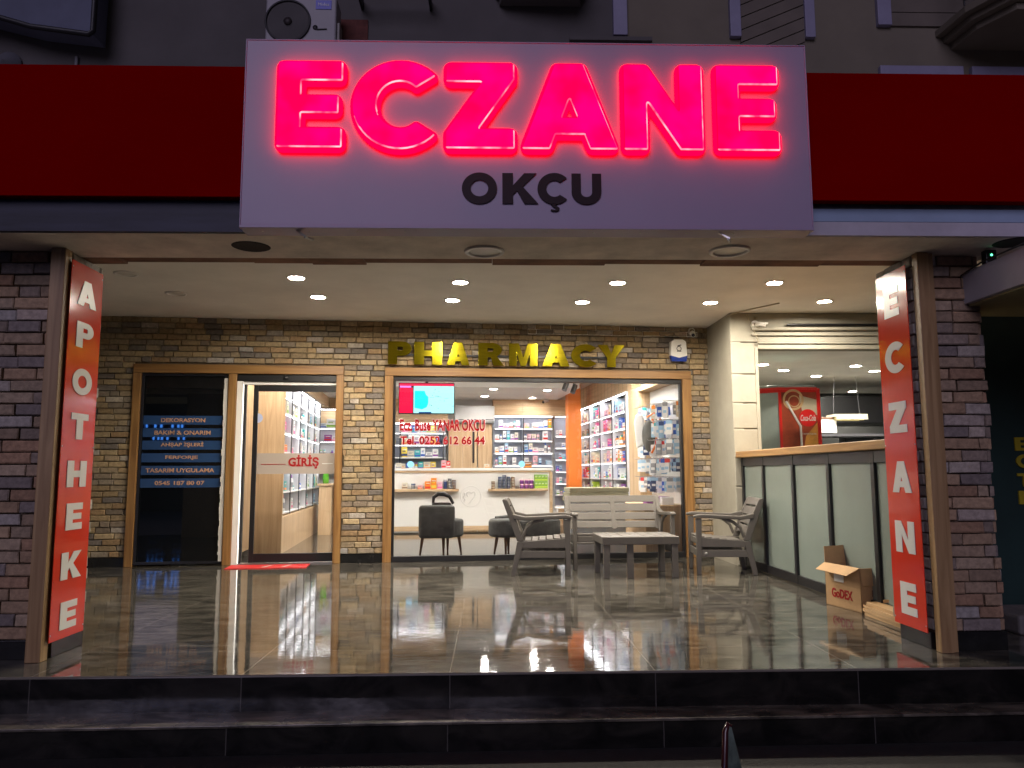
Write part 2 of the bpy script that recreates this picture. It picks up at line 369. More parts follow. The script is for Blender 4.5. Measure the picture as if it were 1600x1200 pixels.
# ------------------------------------------------------------------ brick slips: one mesh, one box per brick
PAL=[(.38,.27,.145),(.42,.315,.18),(.33,.24,.135),(.27,.21,.15),(.40,.31,.195),(.30,.245,.18),(.20,.17,.145),(.43,.32,.18),(.35,.23,.12),(.37,.285,.18),(.39,.28,.15)]
def bricks(mb,a0,a1,z0,z1,put,holes=(),ln=.205,ht=.0715,pale=.10,jag=0.0,pal=PAL,rng=random):
    """put(a,d,z)->xyz : a along wall, d out of wall"""
    rows=int(round((z1-z0)/ht)); ht=(z1-z0)/rows
    for r in range(rows):
        zb=z0+r*ht+.004; zt=z0+(r+1)*ht-.004; a=a0-rng.uniform(0,ln)
        while a<a1:
            L=ln*rng.choice((1,1,1,.85,.55,1.1)); p,q=a+.004,a+L-.004; a+=L
            segs=[(max(p,a0),min(q,a1+ (rng.uniform(-jag,jag) if jag and q>a1 else 0)))]
            for (h0,h1,k0,k1) in holes:
                if zt>k0 and zb<k1:
                    n=[]
                    for s0,s1 in segs:
                        if s1<=h0 or s0>=h1: n.append((s0,s1))
                        else:
                            if s0<h0: n.append((s0,h0))
                            if s1>h1: n.append((h1,s1))
                    segs=n
            c=Vector(rng.choice(pal))*rng.uniform(.62,.92)
            if rng.random()<pale: c=c*.45+Vector((.42,.40,.38))*.55
            for s0,s1 in segs:
                if s1-s0<.02: continue
                d=.030+rng.uniform(-.006,.007); e=.006; j=lambda:rng.uniform(-.003,.003)
                B=[(s0,0,zb),(s1,0,zb),(s1,0,zt),(s0,0,zt)]
                Mi=[(s0+j(),d-e,zb+j()),(s1+j(),d-e,zb+j()),(s1+j(),d-e,zt+j()),(s0+j(),d-e,zt+j())]
                F=[(s0+e+j(),d,zb+e+j()),(s1-e+j(),d,zb+e+j()),(s1-e+j(),d,zt-e+j()),(s0+e+j(),d,zt-e+j())]
                vs=[put(*x) for x in B+Mi+F]
                fs=[(0,1,5,4),(1,2,6,5),(2,3,7,6),(3,0,4,7),(4,5,9,8),(5,6,10,9),(6,7,11,10),(7,4,8,11),(8,9,10,11)]
                mb.add(vs,fs,0,tuple(c))

# ================================================================== THE SETTING
M_ASPH = mat('asphalt', (.012,.012,.012), .8, var=.4, vscale=14, bump=.4, bscale=120)
M_FLOOR = marble('polished_marble')
M_RISER = marble('black_step_marble', dark=(.006,.006,.006), light=(.018,.016,.014), rough=.12, grout=(.07,.065,.06))
M_RISER2 = marble('black_step_marble_lit', tx=1.2, ox=-.20, dark=(.03,.027,.022), light=(.19,.165,.13), rough=.30, grout=(.06,.055,.05))  # paler copy of the step marble, light on the tread put into its colour
b = MB(); b.box(-60,60,-40,40,-.60,-.345); struct(b.build('ground', M_ASPH))
b = MB(); b.box(-9,9,4.445,18,-.345,-.012); b.box(-9,9,4.44,18,-.012,0)
o = b.build('terrace_floor', M_FLOOR); struct(o)
b = MB(); b.box(-9,9,4.430,4.444,-.19,-.012); struct(b.build('terrace_riser', M_RISER))
b = MB(); b.box(-9,9,-.42,.215,-.344,-.205); struct(b.build('lower_step', M_RISER, None, (0.0,4.65,0), R(.9)))
b = MB(); b.box(-9,9,-.44,.215,-.2045,-.19); struct(b.build('lower_tread', M_RISER2, None, (0.0,4.65,0), R(.9), bevel=.003))

# ------------------------------------------------------------------ upper storey, far behind the fascia
M_UP = mat('dusky_render', (.085,.078,.080), .85, var=.14, vscale=1.2, bump=.1)
M_UPR = mat('ochre_render', (.15,.13,.10), .85, var=.14, vscale=1.0, bump=.1)
M_TRIM = mat('lilac_trim', (.22,.21,.32), .6, var=.08)
M_CLAD = mat('plank_render', (.125,.105,.088), .8, var=.15, vscale=3)
M_GAP = mat('dark_groove', (.02,.018,.018), .9)
M_IRON = mat('black_iron', (.008,.008,.012), .5)
up = thing('upper_building','dusky rendered upper storey with pale lilac window trims behind the red fascia','building',(0,9.3,3.3))
b = MB(); b.box(-14,1.6,0,.3,.0,8); b.build('wall', M_UP, up)
b = MB(); b.box(1.6,16,-.02,.3,.0,8); b.build('ochre_wall', M_UPR, up)
for (x0,x1,z0,z1) in ((1.56,1.74,3.32,5.2),(3.06,3.20,3.32,5.4),(4.03,4.16,3.32,5.4),(4.98,5.16,3.50,5.4)):
    b = MB(); b.box(x0,x1,-.09,-.018 if x0>1.6 else .0,z0,z1); b.build('window_trim', M_TRIM, up, bevel=.008)
for (x0,x1) in ((4.97,6.05),(6.16,7.4)):
    b = MB(); b.box(x0,x1,-.09,-.018,2.45,2.95); o=b.build('window_trim', M_TRIM, up, bevel=.008)
    b = MB(); b.box(x0+.17,x1-.17,-.10,-.088,2.45,2.815); b.build('window_pane', M_DGLASS, o)
b = MB()
for i in range(9): b.box(5.16,6.6,-.05,-.02,3.5+i*.19+.012,3.5+(i+1)*.19)
b.build('level_cladding', M_CLAD, up)
b = MB()
for i in range(16):
    z=2.75+i*.17
    b.add([(3.20,-.05,z),(4.03,-.05,z+.36),(4.03,-.05,z+.515),(3.20,-.05,z+.155),(3.20,-.02,z),(4.03,-.02,z+.36),(4.03,-.02,z+.515),(3.20,-.02,z+.155)],[(0,1,2,3),(0,4,5,1),(3,2,6,7)])
b.build('slanted_cladding', M_CLAD, up)
b = MB(); b.box(1.0,2.05,-.10,.0,3.24,3.29); b.build('window_sill', M_UP, up)

ac = thing('air_conditioner','grey outdoor air conditioner with round dark fan grille above the lit sign','air conditioner',(-2.29,8.85,6.22))
b = MB(); b.box(-.43,.42,0,.30,0,.62); b.build('casing', mat('ac_casing',(.26,.25,.28),.5,var=.05), ac, bevel=.02)
b = MB(); b.lathe([(.275,-.004),(.275,-.02),(.255,-.02),(.255,.01)],36,(-.16,0,.30),axis='Y')
for k in range(8): b.lathe([(.03+.028*k,-.008),(.034+.028*k,-.008)],32,(-.16,0,.30),axis='Y')
b.build('fan_grille', M_IRON, ac)
b = MB(); b.disc((-.16,-.003,.30),.256,32,axis='Y'); b.lathe([(0,-.02),(.05,-.018),(.05,-.002)],20,(-.16,0,.30),axis='Y'); b.build('fan', mat('fan_dark',(.018,.012,.014),.6), ac)
b = MB(); b.box(.17,.36,-.008,.001,.46,.575); bd=b.build('badge', mat('blue_badge',(.02,.03,.42),.4), ac)
text('lettering','Midea',.20,.335,.50,.54,mat('badge_white',(.5,.5,.6),.4),bd,y=-.010)
b = MB(); b.tube([(.15,-.006,.22),(.19,-.006,.20),(.31,-.006,.205)],.008,6); b.lathe([(.0,-.01),(.03,-.008),(.03,0)],12,(.17,0,.225),axis='Y'); b.build('emblem', M_IRON, ac)
b = MB(); b.box(.42,.455,.04,.20,.08,.32); b.build('valve_cover', mat('valve',(.22,.21,.2),.5), ac, bevel=.01)
for x in (-.35,.35):
    b = MB(); b.bar((x,.15,-.03),(x,.45,-.03),.04,.04); b.build('bracket', M_STEEL, ac)
b = MB(); b.box(-.19,.19,0,.02,-.2,.32)
tag(b.build('brick_patch', mat('bare_brick',(.10,.03,.025),.9,var=.3,vscale=12), None,(-1.75,9.28,6.5)),'bare reddish brick patch on the wall beside the outdoor air conditioner','wall patch')

# dark awning, top left
aw = thing('awning','dark slate awning with a heavy black rim at the top left of the wall','awning',(-5.6,9.3,6.38))
b = MB(); b.prism([(-2.2,.18),(-.55,.25),(.05,.1),(.77,.02),(.79,1.6),(-2.2,1.6)],-.34,-.02); b.build('canopy', mat('slate_canvas',(.10,.11,.17),.8,var=.15,vscale=2), aw)
b = MB(); b.tube([(-2.2,-.36,.22),(-.6,-.36,.28),(.05,-.36,.09),(.74,-.36,.0),(.79,-.36,.04),(.79,-.36,1.6)],.035,8); b.build('rim', M_IRON, aw)
b = MB(); b.lathe([(.16,0),(.15,-.02),(.0,-.12)],20,(0,0,0),axis='Y'); tag(b.build('vent_cowl', mat('vent_grey',(.10,.10,.12),.5),None,(-6.0,9.27,6.17)),'small round vent cowl on the wall under the dark awning','vent')
b = MB(); b.box(-.02,.02,-.04,0,-.3,.13); tag(b.build('drain_pipe', mat('vent_grey',(.10,.10,.12),.5),None,(-5.17,9.3,6.15),bevel=.008),'short pale pipe on the wall above the left red fascia','pipe')

def balcony(name,label,loc,outline,zt,mats):
    t=thing(name,label,'balcony',loc)
    n=len(outline)
    for i,(dz0,dz1,k) in enumerate(((-.05,.04,1.0),(-.13,-.05,.93),(-.22,-.13,.86))):
        b=MB(); b.prism([(x*k,y*k) for x,y in outline],dz0,dz1,plane='XY'); b.build('slab' if i==0 else 'moulding',mats,t,bevel=.006)
    b=MB(); pts=[Vector((x,y,0)) for x,y in outline[1:-1]] if n>4 else [Vector((x,y,0)) for x,y in outline]
    for h in (.12,.98): b.tube([(p.x,p.y,h) for p in pts],.018,6)
    for p,q in zip(pts[:-1],pts[1:]):
        m=max(1,int((q-p).length/.14))
        for i in range(m+1):
            a=p.lerp(q,i/m); b.tube([(a.x,a.y,.04 if i%m==0 else .12),(a.x,a.y,.98)],.011,5)
            if i<m:
                c=p.lerp(q,(i+.5)/m); d=(q-p).normalized()*.05
                b.tube([(c.x-d.x,c.y-d.y,.13),(c.x+d.x,c.y+d.y,.25),(c.x,c.y,.33),(c.x-d.x,c.y-d.y,.25),(c.x+d.x,c.y+d.y,.13)],.008,5)
    b.build('railing',M_IRON,t); return t
balcony('balcony','stepped stone balcony with black iron railing at the top right corner',(7.1,9.28,6.72),[(-1.35,0),(-1.30,-.55),(-1.05,-1.05),(-.55,-1.05),(.3,-1.35),(2.2,-1.35),(2.3,0)],0,M_UPR)
balcony('balcony','small dark balcony with black iron railing above the middle of the sign',(.62,9.28,7.25),[(-.6,0),(-.55,-.2),(.2,-.5),(.55,-.5),(.62,0)],0,M_UP)
b = MB(); b.tube([(-.45,0,0),(.45,0,.01)],.03,8); b.box(-.45,-.42,-.02,.3,-.06,.06); b.box(.42,.45,-.02,.3,-.06,.06)
tag(b.build('awning_bar', M_IRON,None,(-1.2,9.0,7.02)),'dark horizontal awning bar right of the air conditioner','bar')

# ------------------------------------------------------------------ beam, fascia, roof slab over the terrace
M_CONC = mat('soffit_concrete', (.72,.64,.55), .9, var=.22, vscale=3.5, bump=.35, bscale=25)
M_NAVY = mat('dark_band', (.020,.022,.042), .6, var=.5, vscale=5, stretch=(.3,1,3))
M_BLUEB = mat('blue_grey_band', (.28,.37,.52), .7, var=.10, vscale=3)
M_LILB = mat('lilac_grey_band', (.46,.43,.49), .75, var=.12, vscale=4)
M_REDB = mat('bare_timber_edge', (.20,.10,.06), .9, var=.5, vscale=5, stretch=(.6,1,3), bump=.4)
beam = thing('front_beam','rough concrete beam spanning the front of the terrace between the pillars','beam',(0,4.46,2.5))
b = MB(); b.box(-9,9,.004,.52,0,.10); b.box(-9,9,.03,.70,.10,1.05); b.build('concrete', M_CONC, beam)
rg = random.Random(4)
b = MB()
x=-3.2
while x<2.8:
    L=rg.uniform(.25,.9); d=rg.uniform(-.008,.012); b.box(x,min(x+L,2.85)-.003,.52+rg.uniform(.002,.02),.70,.012+d,.10); x+=L
b.build('timber_edge', M_REDB, beam)
b = MB(); b.box(-9,-1.3,-.030,.003,.002,.19); b.build('dark_band', M_NAVY, beam)
b = MB(); b.box(-1.3,1.85,-.030,.003,.002,.19); b.build('dark_band', M_NAVY, beam)
b = MB(); b.box(1.85,9,-.020,.003,.002,.085); b.build('lilac_band', M_LILB, beam)
b = MB(); b.box(1.85,9,-.022,.003,.087,.165); b.build('blue_band', M_BLUEB, beam)
b = MB(); b.box(1.85,9,-.018,.003,.167,.20); b.build('grey_band', mat('grey_band',(.11,.11,.115),.8,var=.3,vscale=9), beam)
b = MB(); b.box(-9,9,4.97-4.46+.2,9.3-4.46,.62,1.0); b.build('roof_slab', M_CONC, beam)
for (x0,x1,lb) in ((-9,-1.30,'dark red sheet fascia left of the lit white sign'),(1.76,9,'dark red sheet fascia right of the lit white sign')):
    b = MB(); b.box(x0,x1,0,.06,0,.80); b.box(x0,x1,-.006,.0,.0,.012)
    tag(b.build('red_fascia', M_RED, None,(0,4.37,2.69),bevel=.004),lb,'fascia')

# ------------------------------------------------------------------ the lit sign
M_EC = emis('pink_red_glow',(1.0,.0,.085),1.15); M_ECD = emis('rim_red_glow',(1.0,.0,.045),.85); M_ECS = emis('deep_red_glow',(1.0,.0,.014),4.2); M_ECR = emis('painted_pink_sheen',(1.0,.22,.34),.95)
def uneven(m,a,b_,scale):
    t=m.node_tree; e=[n for n in t.nodes if n.type=='EMISSION'][0]
    tc=nn(t,'ShaderNodeTexCoord'); nz=nn(t,'ShaderNodeTexNoise'); nz.inputs['Scale'].default_value=scale; nz.inputs['Detail'].default_value=2
    rp=nn(t,'ShaderNodeValToRGB'); rp.color_ramp.elements[0].position=.38; rp.color_ramp.elements[1].position=.64
    rp.color_ramp.elements[0].color=(*a,1); rp.color_ramp.elements[1].color=(*b_,1)
    t.links.new(tc.outputs['Object'],nz.inputs['Vector']); t.links.new(nz.outputs['Fac'],rp.inputs[0]); t.links.new(rp.outputs[0],e.inputs[0])
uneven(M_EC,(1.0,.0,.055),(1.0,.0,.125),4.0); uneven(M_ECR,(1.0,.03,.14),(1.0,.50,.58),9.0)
sg = thing('pharmacy_sign','big white sign box with glowing pink red capitals over the terrace','sign',(0,4.25,2.47))
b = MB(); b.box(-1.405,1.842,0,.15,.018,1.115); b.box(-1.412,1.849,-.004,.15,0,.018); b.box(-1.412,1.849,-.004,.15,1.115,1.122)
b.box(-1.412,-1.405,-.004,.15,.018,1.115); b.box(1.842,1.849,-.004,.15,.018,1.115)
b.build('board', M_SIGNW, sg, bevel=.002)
for i in range(12):
    b = MB(); b.lathe([(0,-.001),(.006,-.001),(.006,.002)],8,(-1.3+i*.27,.06,-.001),axis='Z'); b.build('screw', M_STEEL, sg)
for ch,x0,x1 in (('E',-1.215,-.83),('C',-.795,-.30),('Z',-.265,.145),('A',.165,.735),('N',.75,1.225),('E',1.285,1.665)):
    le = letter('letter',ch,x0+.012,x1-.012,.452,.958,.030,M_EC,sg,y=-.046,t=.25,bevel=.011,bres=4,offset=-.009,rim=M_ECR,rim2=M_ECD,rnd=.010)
    letter('glow_base',ch,x0+.012,x1-.012,.452,.958,.044,M_ECS,le,y=.024,t=.25,bevel=.020,bres=6,offset=.000,rnd=.03)
for ch,x0,x1 in (('O',-.165,.035),('K',.065,.265),('Ç',.265,.435),('U',.46,.63)):
    letter('dark_letter',ch,x0,x1,.145,.325,.006,mat('dark_maroon_letter',(.018,.006,.010),.5,spec=.2),sg,y=-.0075,t=.26)
for x,lb in ((-1.075,'small metal floodlight arm under the left end of the white sign'),(1.345,'small metal floodlight arm under the right end of the white sign')):
    t=thing('sign_bracket',lb,'bracket',(x,4.31,2.45))
    b=MB(); b.bar((-.03,.0,.025),(.03,-.02,-.02),.025,.008); b.build('arm',M_STEEL,t)
    b=MB(); b.tube([(.02,-.02,-.02),(.05,.05,-.015)],.008,6); b.box(-.05,.08,-.01,.1,.026,.030); b.build('clamp',M_STEEL,t)

# ------------------------------------------------------------------ terrace ceiling and its lamps
b = MB(); b.box(-6.5,6.5,5.0,10.6,3.02,3.06); struct(b.build('terrace_ceiling', M_CEIL))
def downlight(x,y,z,lit,label,r=.075,m=None,group=None,frame=0):
    t=thing('downlight',label,'ceiling light',(x,y,z),frame,group)
    b=MB(); b.lathe([(r*1.32,-.001),(r*1.30,-.012),(r*1.05,-.014),(r,-.003),(r,.0)],28); b.build('trim_ring',mat('downlight_ring',(.75,.73,.70),.4),t)
    b=MB(); b.disc((0,0,-.004),r,28); o=b.build('diffuser',m if lit else mat('opal_off',(.62,.60,.55),.3),t)
    return t
GL='lit downlights of the terrace ceiling'
fr=((-1.918,7.51,'lit downlight nearest the left pillar in the front row of the terrace ceiling'),(-.311,7.67,'lit downlight second from left in the front row of the terrace ceiling'),(1.29,7.67,'lit downlight third from left in the front row of the terrace ceiling'),(2.894,7.65,'lit downlight nearest the right pillar in the front row of the terrace ceiling'),
    (-1.89,8.35,'lit downlight in the back ceiling row above the glass door'),(-.429,8.49,'lit downlight in the back ceiling row above the P of the gold letters'),(1.035,8.57,'lit downlight in the back ceiling row above the C of the gold letters'),(2.50,8.58,'lit downlight in the back ceiling row above the white side wall'),(3.777,8.50,'lit downlight in the back ceiling row above the frosted counter'))
for x,y,lb in fr: downlight(x,y,3.02,True,lb,.072,M_LAMP,GL)
downlight(-3.517,7.384,3.02,False,'unlit ceiling downlight close behind the left pillar top',.085)
downlight(-3.373,8.213,3.02,False,'unlit ceiling downlight above the dark shop window',.085)
downlight(-.041,4.79,2.5,False,'unlit white downlight in the beam underside left of the sign middle',.098)
downlight(1.519,4.755,2.5,False,'unlit white downlight in the beam underside near the right end of the sign',.098)
for x,y,lb in ((-1.49,4.72,'open dark lamp hole in the beam underside near the left end of the sign'),(3.23,4.56,'open dark lamp hole in the beam underside right of the right pillar')):
    b=MB(); b.lathe([(.0,-.002),(.095,-.002),(.108,-.004),(.118,.0)],24); tag(b.build('lamp_hole',mat('hole_dark',(.02,.015,.012),.9),None,(x,y,2.5)),lb,'lamp hole')

# ------------------------------------------------------------------ front pillars
def pillar(side):
    L = side<0
    t=thing('brick_pillar','brick faced front pillar at the left with a timber edge post' if L else 'brick faced front pillar at the right with a timber edge post','pillar',(-2.65 if L else 2.735,4.84,0))
    s=-1 if L else 1      # outwards
    X=lambda d: s*d
    def bx(mb,d0,d1,y0,y1,z0,z1): mb.box(min(X(d0),X(d1)),max(X(d0),X(d1)),y0,y1,z0,z1)
    wd=1.9 if L else .455
    b=MB(); bx(b,.03,wd-.03,.03,.36,0,2.5); b.build('core',M_MORTAR,t)
    b=MB(); rng=random.Random(11 if L else 5)
    pf=[(.42,.28,.175),(.46,.315,.20),(.37,.265,.18),(.30,.235,.19),(.44,.33,.23),(.41,.25,.155),(.24,.20,.185)]
    if L: bricks(b,-wd,-.085,.115,2.5,lambda a,d,z:(a,.03-d,z),pal=pf,rng=rng,pale=.12,ln=.24,ht=.075)
    else: bricks(b,.07,wd-.02,.115,2.5,lambda a,d,z:(a,.03-d,z),pal=pf,rng=rng,pale=.12,jag=.03,ln=.24,ht=.075)
    ps=[(.40,.36,.30),(.33,.30,.26),(.46,.42,.36)]
    if L: bricks(b,.02,.415,.115,2.5,lambda a,d,z:(-.03+d*.8,a,z),pal=ps,rng=rng,pale=.3,jag=.03,ht=.075)
    else:
        bricks(b,.02,.47,.115,2.5,lambda a,d,z:(.03-d*.8,a,z),pal=ps,rng=rng,pale=.3,jag=.03,ht=.075)
        bricks(b,.02,.36,.115,2.5,lambda a,d,z:(wd-.03+d,a,z),pal=pf,rng=rng,pale=.1,ht=.075)
    b.build('brick_facing',M_BRICK,t)
    b=MB(); bx(b,.07,wd,-.004,.03,0,.112); bx(b,-.004,.03,.04,.40,0,.10)
    b.build('base_tile',M_BLKSTONE,t,bevel=.003)
    b=MB()
    if L: bx(b,-.008,.082,-.085,-.006,0,2.498)
    else: bx(b,-.0,.075,-.07,-.006,0,2.498)
    b.build('edge_post',M_POST,t,bevel=.004)
    if not L:
        b=MB(); bx(b,.0755,.115,-.05,-.006,0,2.498); b.build('edge_strip',M_POST,t,bevel=.003)
    return t
pillar(-1); pillar(1)
def strip_sign(word,x,yc,face,zs,lh,label,h=.125):
    t=thing('vertical_sign',label,'sign',(x,yc,0),R(90)*face)
    # local x along the panel, local -y is the front
    b=MB(); b.box(-.195,.195,0,.004,.10,2.44); b.build('panel',M_PANELRED,t)
    for px in (-.185,.185):
        for pz in (.14,1.27,2.40): b=MB(); b.lathe([(0,-.003),(.005,-.002),(.005,0)],8,(px,0,pz),axis='Y'); b.build('screw',M_STEEL,t)
    for ch,z in zip(word,zs):
        cs,wd=glyph(ch,.285); hw=max(.092,min(.118,.135*wd))
        letter('letter',ch,-hw,hw,z-lh/2,z+lh/2,.003,M_LETW,t,y=-.0025,t=.285)
strip_sign('APOTHEKE',-2.624,5.0,1,(2.255,1.985,1.685,1.40,1.10,.835,.535,.235),.165,'tall glossy red panel with white capitals on the left pillar')
strip_sign('ECZANE',2.706,5.06,-1,(2.235,1.855,1.455,1.062,.672,.278),.205,'tall glossy red panel with white capitals on the right pillar')

# ------------------------------------------------------------------ unseen side wall, added to close light off from the terrace
b=MB(); b.box(-.1,.1,0,4.9,0,3.02); tag(b.build('light_closing_wall',M_UP,None,(-5.3,5.2,0)),'unseen dark wall added at the terrace left end to close off light','wall')

# neighbour's shop on the right
nb=thing('neighbour_shopfront','dark green neighbouring shopfront with yellow capitals beyond the right pillar','shopfront',(3.75,5.75,0))
b=MB(); b.box(-.02,3.5,0,.08,-.0,2.45); b.build('green_panel',mat('dark_green_panel',(.010,.032,.030),.5,var=.3,vscale=2),nb)
b=MB(); b.box(-.55,-.02,.0,.06,-.0,2.48); b.build('black_jamb',M_BLACK,nb)
for ch,z in zip('ECTE',(1.30,1.17,1.03,.90)):
    letter('letter',ch,.20,.32,z-.05,z+.05,.012,mat('yellow_letter',(.42,.33,.02),.4),nb,y=-.008)
b=MB(); b.box(-.2,3,-.5,-.05,-.0,.13); b.build('stone_step',mat('grey_stone',(.13,.12,.115),.8,var=.3,vscale=6,bump=.3),nb,bevel=.02)
nc=thing('neighbour_canopy','pale concrete canopy box jutting out beside the right pillar top','canopy',(3.07,4.0,2.16))
b=MB(); b.box(0,3,-.6,1.2,.012,.22); b.build('slab',mat('lilac_plaster',(.42,.40,.44),.8,var=.12,vscale=3,bump=.2),nc,bevel=.006)
b=MB(); b.box(.03,3,-.57,1.17,0,.012); b.build('underside',mat('yellow_lit_underside',(.42,.38,.20),.8,var=.1),nc)  # yellow light of the neighbour's sign put into the underside colour
b=MB(); b.tube([(-.012,1.0,-.05),(-.012,.95,.10),(-.012,.86,.20),(-.012,.60,.235),(-.012,.30,.235),(-.012,-.5,.245)],.006,6); b.build('cable',M_BLACK,nc)
jb=thing('junction_box','small black junction box with a green light above the right pillar','box',(3.15,4.66,2.385))
b=MB(); b.box(-.035,.035,0,.05,0,.10); b.build('casing',M_BLACK,jb,bevel=.005)
b=MB(); b.lathe([(0,-.004),(.007,-.003),(.007,0)],12,(0,0,.065),axis='Y'); b.build('indicator',emis('green_led',(.1,1,.4),3),jb)

# ================================================================== SHOPFRONT  (local x = u, y = depth from the brick face)
sf=thing('shopfront','rustic brick shopfront with timber framed glass door and wide display window','shopfront',shop(0,VF),SA)
HO=[(-3.42,-.91,0,2.43),(-.40,3.61,0,2.425)]
b=MB()
b.box(-5.4,-3.42,.02,.20,0,3.02); b.box(-.91,-.40,.02,.20,0,3.02); b.box(3.61,3.90,.02,.20,0,3.02)
b.box(-3.42,-.91,.02,.20,2.43,3.02); b.box(-.40,3.61,.02,.20,2.425,3.02)
b.build('wall_core',M_MORTAR,sf)
b=MB(); bricks(b,-5.2,3.89,.112,3.02,lambda a,d,z:(a,.02-d,z),holes=HO,rng=random.Random(3),pale=.07); b.build('brick_facing',M_BRICK,sf)
b=MB()
for a0,a1 in ((-5.2,-3.425),(-.905,-.405),(3.615,3.89)): b.box(a0,a1,-.006,.02,0,.11)
b.build('skirting',M_BLKSTONE,sf,bevel=.003)
b=MB()   # brick-faced ledge above the gold letters, right part
bricks(b,1.43,3.72,2.89,3.015,lambda a,d,z:(a,-.012-d,z),rng=random.Random(9),ht=.06); b.box(1.43,3.72,-.020,.0,2.89,3.015)
b.build('brick_ledge',M_BRICK,sf)
# ---- timber frames
def tframe(nm,pcs,m,par): 
    b=MB()
    for p in pcs: b.box(*p)
    return b.build(nm,m,par,bevel=.004)
tframe('timber_post',[(-3.42,-3.33,-.035,.16,0,2.322)],M_WOOD,sf)
tframe('timber_post',[(-2.30,-2.205,-.035,.16,0,2.322)],M_WOOD,sf)
tframe('timber_post',[(-1.0,-.91,-.035,.16,0,2.322)],M_WOOD,sf)
tframe('timber_lintel',[(-3.42,-.91,-.035,.16,2.324,2.43)],M_WOODX,sf)
tframe('timber_post',[(-.40,-.295,-.035,.16,0,2.318)],M_WOOD,sf)
tframe('timber_post',[(3.49,3.61,-.035,.16,0,2.318)],M_WOOD,sf)
tframe('timber_lintel',[(-.40,3.61,-.035,.16,2.32,2.425)],M_WOODX,sf)
# ---- dark window, left
b=MB(); b.box(-3.328,-2.302,.03,.05,.02,2.322); dw=b.build('dark_window',M_DGLASS,sf)
b=MB(); b.box(-3.328,-3.30,.0,.03,.02,2.322); b.box(-2.345,-2.302,.0,.03,.02,2.322); b.box(-3.30,-2.345,.0,.03,2.29,2.322); b.box(-3.30,-2.345,.0,.03,.02,.05); b.build('frame',M_BLACK,dw,bevel=.003)
rg=random.Random(2); b=MB(); z=.05
while z<2.22:
    h=rg.uniform(.03,.08); b.box(-2.352+rg.uniform(-.008,.004),-2.31,-.014,.001,z,z+h); z+=h
b.build('foam_seam',mat('white_foam',(.62,.60,.56),.9),dw)
M_BLU=mat('blue_vinyl_strip',(.020,.055,.145),.3); M_BRN=mat('copper_lettering',(.48,.27,.17),.4)
TXT=['DEKORASYON','BAKIM & ONARIM','AHŞAP İŞLERİ','FERFORJE','TASARIM UYGULAMA','0545 187 80 07']
WID=[.52,.66,.50,.38,.80,.58]
for i,(s,wd_) in enumerate(zip(TXT,WID)):
    zc=1.748-i*.1525
    b=MB(); b.box(-3.295,-2.35,.026,.029,zc-.054,zc+.054); st=b.build('notice_strip',M_BLU,dw)
    xc=-2.83 if i<4 else -2.84
    text('lettering',s,xc-wd_/2,xc+wd_/2,zc-.026,zc+.026+(.016 if 'Ş' in s or 'İ' in s else 0),M_BRN,st,y=.0245,depth=.002,bold=.028)
# ---- sliding door
b=MB(); b.box(-2.203,-1.0,.0,.10,2.235,2.322); dh=b.build('door_header',M_BLACK,sf,bevel=.004)
b=MB(); b.lathe([(0,-.03),(.02,-.025),(.03,-.005),(.03,.0)],16,(-1.62,0,2.28),axis='Y'); b.build('sensor',M_BLACK,dh)
b=MB(); b.box(-2.203,-2.13,.0,.14,0,2.234); b.box(-2.13,-1.0,.03,.12,2.195,2.234); b.build('white_jamb',M_WHT,sf,bevel=.003)
b=MB(); b.box(-2.128,-2.095,.04,.10,0,2.195); b.build('black_jamb',M_BLACK,sf)
b=MB(); b.box(-2.1295,-2.127,.012,.030,.02,2.19); b.build('led_strip',M_JAMB,sf)
b=MB(); b.box(-2.203,-1.0,.02,.14,0,.014); b.build('threshold',M_STEEL,sf)
#
b=MB(); 
b.box(-2.01,-1.955,.05,.09,.02,2.19); b.box(-1.955,-1.0,.05,.09,2.115,2.19); b.box(-1.955,-1.0,.05,.09,.02,.125)
sd=b.build('sliding_door',M_BLACK,sf,bevel=.003)
b=MB(); b.box(-1.955,-1.002,.066,.074,.125,2.115); b.build('pane',M_GLASS,sd)
b=MB(); b.box(-1.95,-1.003,.060,.0645,1.09,1.345); b.build('frosted_band',mat('frosted_band',(.42,.36,.31),.55,alpha=.86),sd)
text('lettering','GİRİŞ',-1.57,-1.20,1.155,1.325,M_REDTXT,sd,y=.0575,depth=.003,bold=.035)
b=MB(); b.box(-1.90,-1.60,.056,.0595,1.205,1.213); b.build('red_line',M_REDTXT,sd)
b=MB(); b.box(-1.16,-1.03,.056,.0595,1.212,1.220); b.build('white_line',M_LETW,sd)
b=MB(); b.disc((-1.955,.062,1.78),.06,24,axis='Y'); b.build('round_sticker',mat('sticker_blue',(.45,.52,.75),.4),sd)
# ---- display window
b=MB(); b.box(-.295,3.49,.0,.08,2.262,2.318); b.box(-.295,3.49,.0,.08,.0,.068); b.box(-.295,-.262,.0,.08,.068,2.262); b.box(3.462,3.49,.0,.08,.068,2.262)
dv=b.build('display_window',M_BLACK,sf,bevel=.003)
b=MB(); b.box(-.262,3.462,.036,.046,.068,2.262); b.build('pane',M_GLASS,dv)
M_RTX=mat('red_window_text',(.27,.001,.006),.5,spec=.2); M_HALO=mat('white_text_edge',(.85,.75,.75),.4)
for s,x0,x1,z0,z1,bd in (('Ecz. Buse YANAR OKCU',-.205,.873,1.625,1.775,.018),('Tel. 0252 612 66 44',-.20,.873,1.452,1.562,.018)):
    text('lettering',s,x0,x1,z0,z1,M_RTX,dv,y=.031,depth=.003,bold=bd+.016)
    text('lettering_edge',s,x0-.006,x1+.006,z0-.006,z1+.006,M_HALO,dv,y=.0345,depth=.002,bold=bd+.026)

